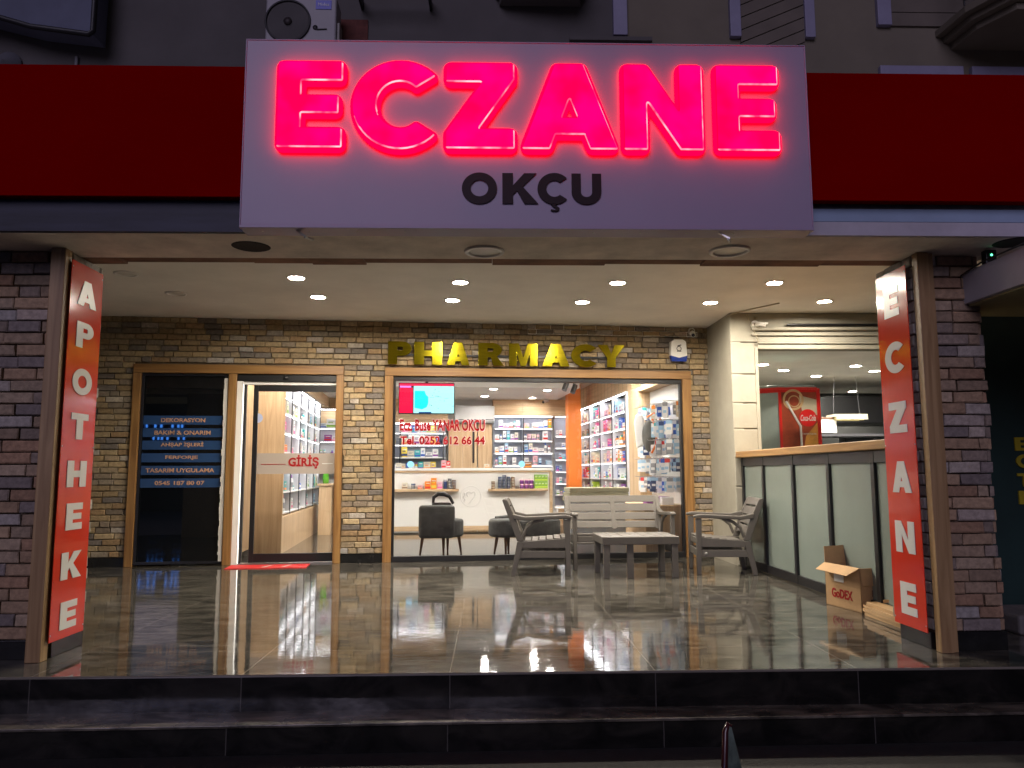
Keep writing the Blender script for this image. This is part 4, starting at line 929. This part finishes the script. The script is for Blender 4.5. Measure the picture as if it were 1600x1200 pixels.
# wall air conditioner, orange column, track lamps, inside camera
wa=thing('wall_air_conditioner','white wall air conditioner above the oak door panels','air conditioner',shop(1.22,16.45,2.14),SA)
b=MB(); b.prism([(-.20,.04),(-.17,.0),(.0,.0),(.0,.36),(-.20,.36)],-.42,.42,plane='YZ'); b.build('casing',mat('ac_white',(.5,.5,.49),.4),wa,bevel=.01)
b=MB(); b.box(-.40,.40,-.203,-.2,.055,.075); b.build('louvre',M_DKGREY,wa)
S('orange_column',[(-.13,.13,-.15,.15,0,2.868)],M_ORANGE,'bright orange square column in the back right corner of the shop','column',3.17,15.45,bevel=.004)
tr=thing('track_lamp','black ceiling track with two dark spot heads near the orange column','track light',shop(2.62,12.9,2.66),SA)
b=MB(); b.bar((-.16,-.2,.0),(.14,.35,.0),.035,.03); b.tube([(0,.05,.015),(0,.05,.21)],.01,6); b.build('rail',M_BLACK,tr)
for p in ((-.13,-.14,-.0),(.10,.28,.0)):
    b=MB(); b.tube([p,(p[0],p[1],-.05)],.01,6); b.tube([(p[0]+.03,p[1],-.05),(p[0]-.03,p[1]-.03,-.19)],.045,14); b.build('spot_head',M_BLACK,tr)
ts=thing('spot_lamp','white ceiling spot lamp in front of the oak bulkhead','spotlight',shop(3.22,13.4,2.87),SA)
b=MB(); b.tube([(0,0,0),(0,0,-.06)],.01,6); b.tube([(.05,0,-.05),(-.04,0,-.13)],.035,12); b.build('head',M_WHT,ts)
ic=thing('indoor_camera','small dark bullet camera under the dropped ceiling by the back shelves','camera',shop(2.72,16.2,2.65),SA)
b=MB(); b.tube([(0,0,0),(0,-.02,-.05)],.02,8); b.tube([(.06,0,-.03),(-.05,-.08,-.07)],.03,12); b.build('body',M_WHT,ic)
b=MB(); b.tube([(-.05,-.08,-.07),(-.062,-.088,-.0745)],.028,12); b.build('lens',M_BLACK,ic)

# ---- shelf cases with goods
M_SHELFG = mat('blue_grey_laminate', (.34,.36,.42), .5)
def case(name,label,org,rot,W,zs,top,D,divs,base=0,back=None):
    bm_=back or M_SHELF
    """front at local y=0 facing -y; zs = shelf heights; divs = x of dividers"""
    t=thing(name,label,'shelving',org,rot)
    b=MB(); b.box(0,W,D,D+.02,zs[0]-.04,top); b.build('back_panel',bm_,t)
    for z in zs:
        b=MB(); b.box(.012,W-.012,.008,D-.001,z-.022,z); b.build('shelf',M_SHELFW,t)
    for x in divs:
        b=MB(); b.box(x-.011,x+.011,0,.016,zs[0]-.04,top); b.build('divider',M_DKGREY,t); b=MB(); b.box(x-.009,x+.009,.0165,D-.002,zs[0]-.04,top); b.build('divider_side',bm_,t)
    b=MB(); b.box(0,W,0,D,top,top+.02); b.build('top_board',M_SHELF,t)
    if base:
        b=MB(); b.box(0,W,-.02,D,0,base); b.build('oak_base',M_OAK,t)
    b=MB(); b.box(.03,W-.03,.02,.05,top-.004,top-.001); b.build('led_strip',M_STRIP,t)
    for z in zs[2:]:
        b=MB(); b.box(.03,W-.03,.02,.035,z-.026,z-.0235); b.build('led_strip',M_STRIP2,t)  # strips added under the shelves only to brighten the cases
    return t
COL={'white':(.80,.80,.79),'cream':(.70,.64,.50),'pale pink':(.75,.42,.46),'pink':(.75,.12,.32),'red':(.60,.03,.03),'orange':(.80,.25,.02),'blue':(.04,.12,.50),'pale blue':(.35,.55,.72),'teal':(.05,.42,.42),'green':(.22,.42,.06),'lime':(.50,.68,.08),'yellow':(.75,.58,.08),'purple':(.25,.07,.32),'brown':(.20,.10,.05),'grey':(.30,.31,.33),'navy':(.03,.05,.14)}
ACC=['blue','red','pink','teal','orange','purple','grey','green','navy']
def cmat(c): return mat('pack_'+c.replace(' ','_'),COL[c],.4)
_pm={}
def pack_mesh(kind,c,a):
    k=(kind,c,a)
    if k in _pm: return _pm[k]
    b=MB()
    if kind=='box':
        b.box(-.5,.5,0,1,0,1,0)
        b.box(-.501,.501,-.012,0,.12,.34,1); b.box(-.32,.20,-.012,0,.55,.64,1); b.box(-.32,.36,-.012,0,.72,.79,2)
    elif kind=='bottle':
        b.lathe([(0,0),(.46,0),(.5,.04),(.5,.66),(.42,.74),(.22,.80)],14,(0,.5,0),0); b.lathe([(.24,.80),(.24,1.0),(0,1.0)],12,(0,.5,0),1); b.lathe([(.505,.2),(.505,.52)],14,(0,.5,0),2)
    elif kind=='tin':
        b.lathe([(0,0),(.48,0),(.48,.78)],16,(0,.5,0),0); b.lathe([(.5,.78),(.5,1.0),(0,1.0)],16,(0,.5,0),1)
    me=b.mesh('pack'); 
    for m in (cmat(c),cmat(a),cmat('grey' if c in('white','cream','pale pink') else 'white')): me.materials.append(m)
    _pm[k]=me; return me
def put(kind,c,a,org,rot,x,y,z,w_,d_,h_,label,cat,group,nm=None):
    o=bpy.data.objects.new(nm or {'box':'medicine_box','bottle':'medicine_bottle','tin':'round_tin'}[kind],pack_mesh(kind,c,a)); C.objects.link(o)
    cr,sr=math.cos(rot),math.sin(rot); o.location=(org[0]+x*cr-y*sr,org[1]+x*sr+y*cr,org[2]+z); o.rotation_euler=(0,0,rot+random.uniform(-.06,.06)); o.scale=(w_,d_,h_)
    tag(o,label,cat,group); return o
ORD=['lowest','second lowest','third lowest','fourth lowest','fifth lowest','sixth lowest','seventh lowest']
def stock(org,rot,W,zs,top,D,divs,where,palettes,fill=.8,hmax=.2,wr=(.045,.10),seed=1,skip=.18):
    rg=random.Random(seed); xs=[0]+list(divs)+[W]; zt=list(zs[1:])+[top]
    for bi in range(len(xs)-1):
        for si,z in enumerate(zs):
            pal=palettes(bi,si,rg); x=xs[bi]+.03; cap=zt[si]-z-.05
            while x<xs[bi+1]-.05:
                if rg.random()<skip: x+=rg.uniform(.05,.13); continue
                wd=rg.uniform(*wr); 
                if x+wd>xs[bi+1]-.02: break
                h=min(rg.uniform(.09,hmax),cap); c=rg.choice(pal); kd='bottle' if rg.random()<.2 else 'box'
                if kd=='bottle': wd=min(wd,.06)
                a=rg.choice([q for q in ACC if q!=c]); 
                art='box' if kd=='box' else 'bottle'
                put(kd,c,a,org,rot,x+wd/2,.035+rg.uniform(0,.04),z,wd,min(.12,wd*1.2),h,f'{c} {art} on the {ORD[si]} shelf of the {where}',art,f'medicine on the {where}')
                x+=wd+rg.uniform(.003,.02)
def pal_white(bi,si,rg): return ['white']*7+['cream','pale blue','pale pink']+([rg.choice(['orange','blue','red'])] if rg.random()<.4 else [])
# back wall, right part
zb=[1.25,1.51,1.77,2.03]
o1=shop(1.63,16.22); case('shelf_case','grey shelf case of white medicine behind the counter, right of the oak door',o1,SA,1.27,[.75,1.0]+zb,2.275,.26,[.62],back=M_SHELFG)
stock(o1,SA,1.27,zb,2.275,.26,[.62],'case right of the oak door',pal_white,seed=3,wr=(.06,.13),hmax=.22,skip=.07)
o2=shop(2.92,16.2); case('corner_shelf_case','narrow grey corner shelf case beside the orange column',o2,SA+R(-8),.50,[.40,.63,.87,1.12,1.37,1.62,1.87],2.27,.26,[.36],base=.38,back=M_SHELFG)
stock(o2,SA+R(-8),.50,[.63,.87,1.12,1.37,1.62,1.87],2.27,.26,[.36],'corner case by the orange column',lambda b_,s_,r:['white','white','pale blue','pale pink','blue'] if s_<5 else ['red','orange','white'],seed=9,skip=.15,wr=(.05,.09),hmax=.15)
# back wall, left part
o3=shop(-.85,16.22); zl=[1.15,1.42,1.68,1.93]
case('shelf_case','grey shelf case of medicine behind the counter under the television',o3,SA,1.48,zl,2.12,.26,[.52,1.42],back=M_SHELFG)
stock(o3,SA,1.48,zl,2.12,.26,[.52,1.42],'case under the television',lambda b_,s_,r:['cream','cream','white','white','teal','yellow','pale pink','blue'],seed=5,skip=.08,wr=(.07,.14),hmax=.22)
# right wall, glossy bright case
zr=[.72,.99,1.27,1.55,1.83,2.11]; org=shop(3.40,15.95)
case('tall_shelf_case','tall bright shelf case of cosmetics along the right shop wall',org,SA-R(90),3.6,zr,2.40,.22,[.0+.012,.9,1.8,2.7,3.588],base=.66)
def pal_r(bi,si,rg):
    T=[['white','cream','brown'],['white','teal','pink','pale blue'],['white','pale pink','cream','pink'],['white','white','blue','orange']]
    p=list(T[bi%4]) if bi<4 else ['white']
    if (bi,si)==(0,1): p=['red','red','orange']
    if (bi,si)==(1,0): p=['lime','green']
    if (bi,si)==(2,1): p=['white','blue','white']
    if (bi,si)==(3,3): p=['orange','orange','yellow','white']
    if (bi,si)==(1,2): p=['cream','yellow','cream']
    if (bi,si)==(3,0): p=['purple','white','purple']
    if (bi,si)==(3,5): p=['white','pale blue']
    return p
stock(org,SA-R(90),3.6,zr,2.40,.22,[.9,1.8,2.7],'tall case on the right wall',pal_r,seed=12,skip=.20,wr=(.08,.17),hmax=.23)
# left wall seen through the door
zd=[.55,.84,1.12,1.40,1.68,1.96,2.2]; od=shop(-1.84,11.03)
case('tall_shelf_case','tall bright shelf case of cosmetics seen through the glass door',od,SA+R(90),4.3,zd,2.42,.26,[.012,.86,1.72,2.58,3.44,4.288],base=.50)
stock(od,SA+R(90),4.3,zd[:-1],2.2,.26,[.86,1.72,2.58,3.44],'tall case behind the glass door',lambda b_,s_,r:(['pink','pale pink','white'] if (b_,s_) in((0,4),(1,3)) else ['blue','white'] if b_==2 and s_ in(1,2) else ['orange','cream'] if s_==3 and b_==0 else ['white','white','pale blue','cream','teal']),seed=21,skip=.30,wr=(.11,.20),hmax=.25)
o4=shop(-2.0,16.2); case('end_shelf_case','end shelf case at the back, seen through the glass door',o4,SA,.95,[1.15,1.45,1.75,2.02],2.40,.26,[.012,.938])
stock(o4,SA,.95,[1.15,1.45,1.75,2.02],2.40,.26,[],'end case behind the glass door',lambda b_,s_,r:['white','white','purple','white'],seed=4,skip=.2,wr=(.10,.2))

# goods on the counter ledges and top
rc0=shop(.95,14.5)
def led(kind,c,a,u,z,w_,h_,label,cat,nm,v=14.38,group=None): 
    return put(kind,c,a,shop(u,v,0),SA,0,0,z,w_,w_ if kind!='box' else min(w_,.09),h_,label,cat,group,nm)
for u,c,a,w_,h_,k,lb in ((-.20,'cream','brown',.10,.12,'box','cream box at the left end of the left counter ledge'),(-.04,'grey','navy',.08,.10,'tin','dark round tin on the left counter ledge'),(.08,'pale pink','orange',.09,.07,'box','small pink box on the left counter ledge'),
    (.22,'orange','red',.10,.14,'box','orange box with a red band on the left counter ledge'),(.33,'orange','yellow',.10,.20,'box','tall orange box on the left counter ledge'),(.44,'pale pink','pink',.09,.13,'box','pale pink box beside the tall orange box'),(.545,'navy','grey',.07,.17,'tin','navy tin right of the pink boxes on the left ledge')):
    led(k,c,a,u,.80,w_,h_,lb,'box' if k=='box' else 'tin','ledge_box' if k=='box' else 'round_tin')
def tins(u,n,c,a,lb,g,h=.028,w_=.075):
    for i in range(n): led('tin',c,a,u,.80+i*h,w_,h*.97,lb,'tin','round_tin',group=g)
tins(.625,7,'navy','cream','round tin in the dark stack at the right end of the left counter ledge','tin stack on the left ledge')
tins(.70,6,'brown','grey','round tin in the brown stack ending the left counter ledge','brown tin stack on the left ledge')
tins(1.43,5,'brown','cream','round tin in the short brown stack on the right counter ledge','short tin stack on the right ledge')
for j,u in enumerate((1.555,1.635,1.715)): 
    tins(u,(8,9,8)[j],'navy','grey',('round tin in the first tall navy stack on the right counter ledge','round tin in the highest navy stack on the right counter ledge','round tin in the third tall navy stack on the right counter ledge')[j],'tall navy tin stacks')
tins(1.80,8,'brown','cream','round tin in the tall brown stack on the right counter ledge','tall brown tin stack')
tins(1.88,2,'grey','brown','round tin in the low pile beside the purple tubs','low tin pile')
for r in range(2):
    for j in range(3): led('tin','purple','pale pink',1.97+j*.088,.80+r*.085,.082,.083,('purple tub in the lower row on the right counter ledge','purple tub in the upper row on the right counter ledge')[r],'tub','purple_tub',group='purple tubs')
for r in range(2):
    for j in range(4): led('box','green','lime',2.235+j*.062,.80+r*.13,.060,.128,('green box in the lower row at the right end of the ledge','green box in the upper row at the right end of the ledge')[r],'box','green_box',group='green boxes on the right ledge')
for u,c,lb in ((-.10,'pale blue','pale blue glowing globe lamp left on the reception counter top'),(2.0,'pale blue','pale blue glowing globe lamp right on the reception counter top')):
    t=thing('globe_lamp',lb,'lamp',shop(u,14.65,1.18),SA,'globe lamps on the counter')
    b=MB(); b.lathe([(.0,0),(.035,0),(.03,.02)],16); b.build('base',M_WHT,t)
    b=MB(); b.lathe([(.03*1,.02)]+[(.062*math.sin(R(a)),.075-.062*math.cos(R(a))) for a in range(30,181,15)],16); b.build('globe',emis('blue_globe',(.35,.75,1.0),1.0),t)
for u,c,a,w_,h_,lb in ((.52,'pale pink','red',.08,.15,'pink box on the reception counter top, left of the pair'),(.61,'red','white',.07,.14,'red box on the reception counter top'),(1.34,'cream','orange',.09,.08,'small cream box on the counter top near the shelf case'),(2.12,'brown','orange',.16,.12,'brown box beside the right globe lamp'),(-.32,'cream','grey',.10,.10,'cream box at the left end of the counter top')):
    led('box',c,a,u,1.18,w_,h_,lb,'box','counter_box',v=14.7)
b=MB(); b.prism([(-.06,0),(.06,0),(.04,.13),(-.02,.13)],0,.02,plane='YZ'); 

# ---- rack of hanging goods at the right end of the window
hr=thing('goods_rack','white slatted wall rack for hanging goods at the right of the window','rack',shop(3.62,VF+.25),SA)
b=MB(); b.box(.0,.035,.0,1.58,.35,2.34); b.build('panel',M_WHT,hr)
b=MB()
for z in (2.06,1.80,1.54,1.28,1.02): b.box(-.006,.0,.0,1.58,z-.012,z+.012)
b.build('rails',M_STEEL,hr)
hooks=MB(); rg=random.Random(31)
PK=[('white','pale blue'),('white','blue'),('pale blue','white'),('white','teal'),('pale blue','navy'),('white','grey'),('blue','white'),('white','red'),('grey','white'),('white','pale blue'),('cream','orange'),('navy','pale blue')]
RN=['top','second','third','fourth','lowest']
def hang_mesh(c,a,k):
    key=('hang',c,a,k)
    if key in _pm: return _pm[key]
    b=MB(); b.box(-.05,.05,-.004,.004,-.055,0,1); b.box(-.012,.012,-.006,.006,.0,.015,1)
    b.prism([(-.052,-.056),(.052,-.056),(.056,-.10),(.05,-.215),(-.05,-.215),(-.056,-.10)] if k else [(-.04,-.056),(.04,-.056),(.045,-.19),(-.045,-.19)],-.022,.022,0)
    b.box(-.034,.034,-.0245,-.022,-.15,-.11,2)
    me=b.mesh('hanging_pack',bevel=.004,segs=1)
    for m in (cmat(c),cmat(a),cmat('white' if c!='white' else 'pale blue')): me.materials.append(m)
    _pm[key]=me; return me
for ri,z in enumerate((2.06,1.80,1.54,1.28,1.02)):
    for ci in range(11):
        for dj in range(2):
            vv=.08+ci*.135+rg.uniform(-.02,.02); out=.08+dj*.13+rg.uniform(-.02,.02)
            if ri in(0,1,2) and ci in (6,7) : continue
            if rg.random()<.08: continue
            c,a=rg.choice(PK if ri!=4 or ci<4 else PK[5:]) 
            o=bpy.data.objects.new('hanging_pack',hang_mesh(c,a,rg.random()<.5)); C.objects.link(o)
            o.location=shop(3.62-out,VF+.25+vv,z+.0); o.rotation_euler=(0,0,SA+R(-38+rg.uniform(-16,16))); o.scale=[rg.uniform(.65,.95),.9,rg.uniform(.8,1.1)]
            tag(o,f'{c} pack with {a} card hanging in the {RN[ri]} row of the window rack','pack','packs hanging on the window rack')
            if dj==0: hooks.tube([(0,vv,z+.012),(-.30,vv,z+.012),(-.31,vv,z+.025)],.004,5)
hooks.build('hook',M_STEEL,hr)
bp_=thing('back_brace','dark grey back brace with orange straps hanging on the window rack','brace',shop(3.36,VF+1.08,1.62),SA-R(38))
b=MB(); b.lathe([(.0,-.03)]+[(.15*math.sin(R(a)),-.03*math.cos(R(a))) for a in range(15,180,15)]+[(.0,.03)],20,axis='Y'); b.v=[(x*.72,y*1.3,z*1.55) for x,y,z in b.v]; b.build('pad',M_VELVET,bp_)
b=MB(); b.tube([(.07,-.04,.24),(.13,-.04,.1),(.12,-.04,-.12),(.05,-.04,-.25)],.016,8); b.tube([(-.02,-.02,.27),(.1,-.03,.33),(.2,-.03,.22)],.014,8); b.build('strap',M_ORANGE,bp_)
b=MB(); b.tube([(0,0,.25),(0,.0,.46)],.006,6); b.build('hanger',M_STEEL,bp_)
wg=thing('white_garment','white garment hanging on the window rack beside the grey brace','garment',shop(3.30,VF+1.35,1.95),SA-R(35))
b=MB(); b.prism([(-.05,0),(.05,0),(.08,-.10),(.06,-.46),(-.05,-.50),(-.08,-.12)],-.03,.03); b.build('cloth',M_WHT,wg,bevel=.02)
S('purple_box',[(-.16,.16,-.1,.1,0,.10)],cmat('purple'),'flat purple box on the low cabinet under the hanging goods','box',3.30,VF+.62,.66,bevel=.004)
S('white_carton',[(-.08,.08,-.06,.06,0,.10)],cmat('white'),'small white carton on the low cabinet under the hanging goods','box',3.36,VF+.36,.66,bevel=.004)
S('low_cabinet',[(-.30,.30,.0,1.5,0,.62),(-.31,.31,-.01,1.51,.622,.66)],M_OAK,'low oak cabinet under the hanging goods in the window','cabinet',3.32,VF+.22,bevel=.004)

# ---- seats inside
ch=thing('tub_chair','dark velvet tub chair with its back to the window','chair',shop(.33,10.75),SA)
def rbox(b,x0,x1,y0,y1,z0,z1): b.box(x0,x1,y0,y1,z0,z1)
b=MB(); rbox(b,-.285,.20,-.22,-.10,.225,.665); b.build('backrest',M_VELVET,ch,bevel=.05,segs=4)
b=MB(); pts=arc(.06,.05,.27,.26,0,360,28)[:-1]; b.prism(pts,.23,.47,plane='XY'); b.build('seat',M_VELVET,ch,bevel=.04,segs=4)
for x,y,q in ((-.23,-.17,-1),(.05,-.12,0),(.26,-.04,1),(.12,.22,0)):
    b=MB(); b.tube([(x,y,.24),(x+q*.035,y,0)],[.024,.012],10); b.build('leg',M_LEG,ch)
hb=thing('handbag','dark leather handbag standing on the velvet tub chair','handbag',shop(.36,10.84,.47),SA)
b=MB(); b.prism([(-.17,0),(.17,0),(.13,.22),(-.13,.22)],-.06,.06); b.build('body',mat('dark_leather',(.025,.020,.018),.3,bump=.2,bscale=80),hb,bevel=.025,segs=3)
b=MB(); b.tube([(-.12,0,.2),(-.11,0,.29),(-.05,0,.335),(.03,0,.335),(.11,0,.30),(.16,0,.2)],[.018,.026,.028,.03,.028,.02],10); b.build('handle',mat('dark_leather',(.025,.020,.018),.3,bump=.2,bscale=80),hb)
ot=thing('ottoman_bench','dark velvet ottoman bench on tapered legs behind the left armchair','ottoman',shop(1.50,10.85),SA)
b=MB(); b.prism(arc(-.25,0,.24,.26,90,270,14)+arc(.28,0,.24,.26,-90,90,14),.215,.46,plane='XY'); b.build('cushion',M_VELVET,ot,bevel=.05,segs=4)
b=MB(); b.tube([(-.38,.1,.465),(-.2,.18,.475),(.1,.18,.472)],.025,8); b.build('piping',M_VELVET,ot)
for x,y,q in ((-.38,-.12,-1),(-.20,.10,0),(-.27,-.18,0),(.42,-.12,1),(.30,.15,1)):
    b=MB(); b.tube([(x,y,.23),(x+q*.04,y,0)],[.026,.013],10); b.build('leg',M_LEG,ot)
st=thing('white_stool','small white step stool beside the end of the reception counter','stool',shop(2.70,14.1),SA)
b=MB(); b.box(-.17,.17,-.13,.13,.44,.47); b.build('seat',M_WHT,st,bevel=.008)
for x in (-.14,.14):
    for y in (-.1,.1):
        b=MB(); b.bar((x*1.15,y*1.15,0),(x,y,.44),.03,.03); b.build('leg',M_WHT,st)
# stack of beige cushions on a low stand behind the bench
sd_=thing('display_stand','low white display stand inside the window behind the bench','stand',shop(2.47,10.55),SA)
b=MB(); b.box(-.40,.36,-.2,.25,0,.70); b.build('body',M_WHT,sd_,bevel=.006)
M_CUSH=mat('beige_foam',(.40,.37,.24),.8,var=.06)
for i in range(3):
    b=MB(); b.box(-.40,.42,-.22,.22,0,.062)
    tag(b.build('seat_cushion',M_CUSH,None,shop(2.44+i*.012,10.55,.70+i*.064),SA+R((0,.8,-.6)[i]),bevel=.012,segs=3),('lowest','middle','topmost')[i]+' beige foam cushion of the stack behind the bench','cushion','stacked beige cushions')

# ------------------------------------------------------------------ street side: scooter tip in front, lit shop across the road (seen mirrored in glass and floor)
sco=thing('motor_scooter','dark scooter whose upright windscreen tip shows at the bottom edge','scooter',(0.60,2.0,-.345),R(82))
M_SC=mat('scooter_paint',(.05,.008,.010),.25,coat=.5)
# local +x is forward (up the street side towards the step); the screen stands across it
b=MB(); b.add([(-.03,.028,.36),(-.03,-.085,.36),(.02,-.045,.62),(.05,-.008,.795),(.05,.004,.80),(.02,.018,.62)],[(0,1,2,3,4,5)])
b.add([(-.024,.028,.36),(-.024,-.085,.36),(.026,-.045,.62),(.056,-.008,.795),(.056,.004,.80),(.026,.018,.62)],[(5,4,3,2,1,0)])
b.build('windscreen',mat('smoked_screen',(.10,.13,.11),.12,var=.6,vscale=18,stretch=(3,1,.6),coat=.5),sco)
b=MB(); b.tube([(-.03,.034,.36),(.02,.022,.62),(.048,.008,.785),(.053,.0,.803),(.053,-.008,.797)],[.011,.010,.008,.006,.004],8); b.build('screen_trim',M_SC,sco)
b=MB(); b.prism([(-.05,.45),(.10,.42),(.16,.30),(.10,.12),(.0,.12),(-.06,.3)],-.16,.16); b.build('front_fairing',M_SC,sco,bevel=.03)
b=MB(); b.box(-.62,-.04,-.15,.15,.12,.17); b.build('footboard',M_BLACK,sco,bevel=.02)
b=MB(); b.prism([(-1.20,.44),(-.55,.40),(-.60,.16),(-1.05,.22)],-.14,.14); b.build('rear_body',M_SC,sco,bevel=.04)
b=MB(); b.prism([(-1.18,.445),(-.56,.405),(-.60,.47),(-.9,.50),(-1.15,.49)],-.13,.13); b.build('saddle',M_BLACK,sco,bevel=.03)
for x in (.14,-.98):
    b=MB(); b.lathe([(.13,-.045),(.20,-.05),(.225,-.02),(.225,.02),(.20,.05),(.13,.045)],24,(x,0,.225),axis='Y'); o=b.build('wheel',M_BLACK,sco)
    b=MB(); b.lathe([(.0,-.03),(.131,-.03),(.131,.03),(.0,.03)],20,(x,0,.225),axis='Y'); b.build('rim',M_STEEL,o)
b=MB(); b.tube([(-.10,-.27,.44),(-.06,0,.46),(-.10,.27,.44)],.014,8); b.build('handlebar',M_BLACK,sco)

bl=thing('street_shop','dark shop building across the road, mirrored in the window glass','building',shop(-6,-12.3,-.345),SA)
b=MB(); b.box(-9,14,-.4,0,0,4.2); b.build('wall',mat('dark_facade',(.03,.03,.035),.9),bl)
bs=thing('blue_lit_sign','blue lit sign across the road, mirrored in the dark window and floor','sign',shop(-9.6,-12.2,2.3),SA)
b=MB(); b.box(-2.1,2.1,-.05,0,0,1.15); b.build('panel',mat('sign_navy',(.01,.02,.08),.4),bs)
rg=random.Random(6); b=MB()
for z0,z1,x0 in ((.60,.92,-1.6),(.12,.34,-1.2)):
    x=x0
    while x<1.7:
        w_=rg.uniform(.16,.34); b.box(x,x+w_*.25,0,.03,z0,z1); b.box(x+w_*.3,x+w_,0,.03,z1-.09,z1); 
        if rg.random()<.6: b.box(x+w_*.75,x+w_,0,.03,z0,z1-.1)
        x+=w_+(.07 if rg.random()<.75 else .35)
b.build('lit_bars',emis('blue_neon',(.06,.28,1.0),9.0),bs)
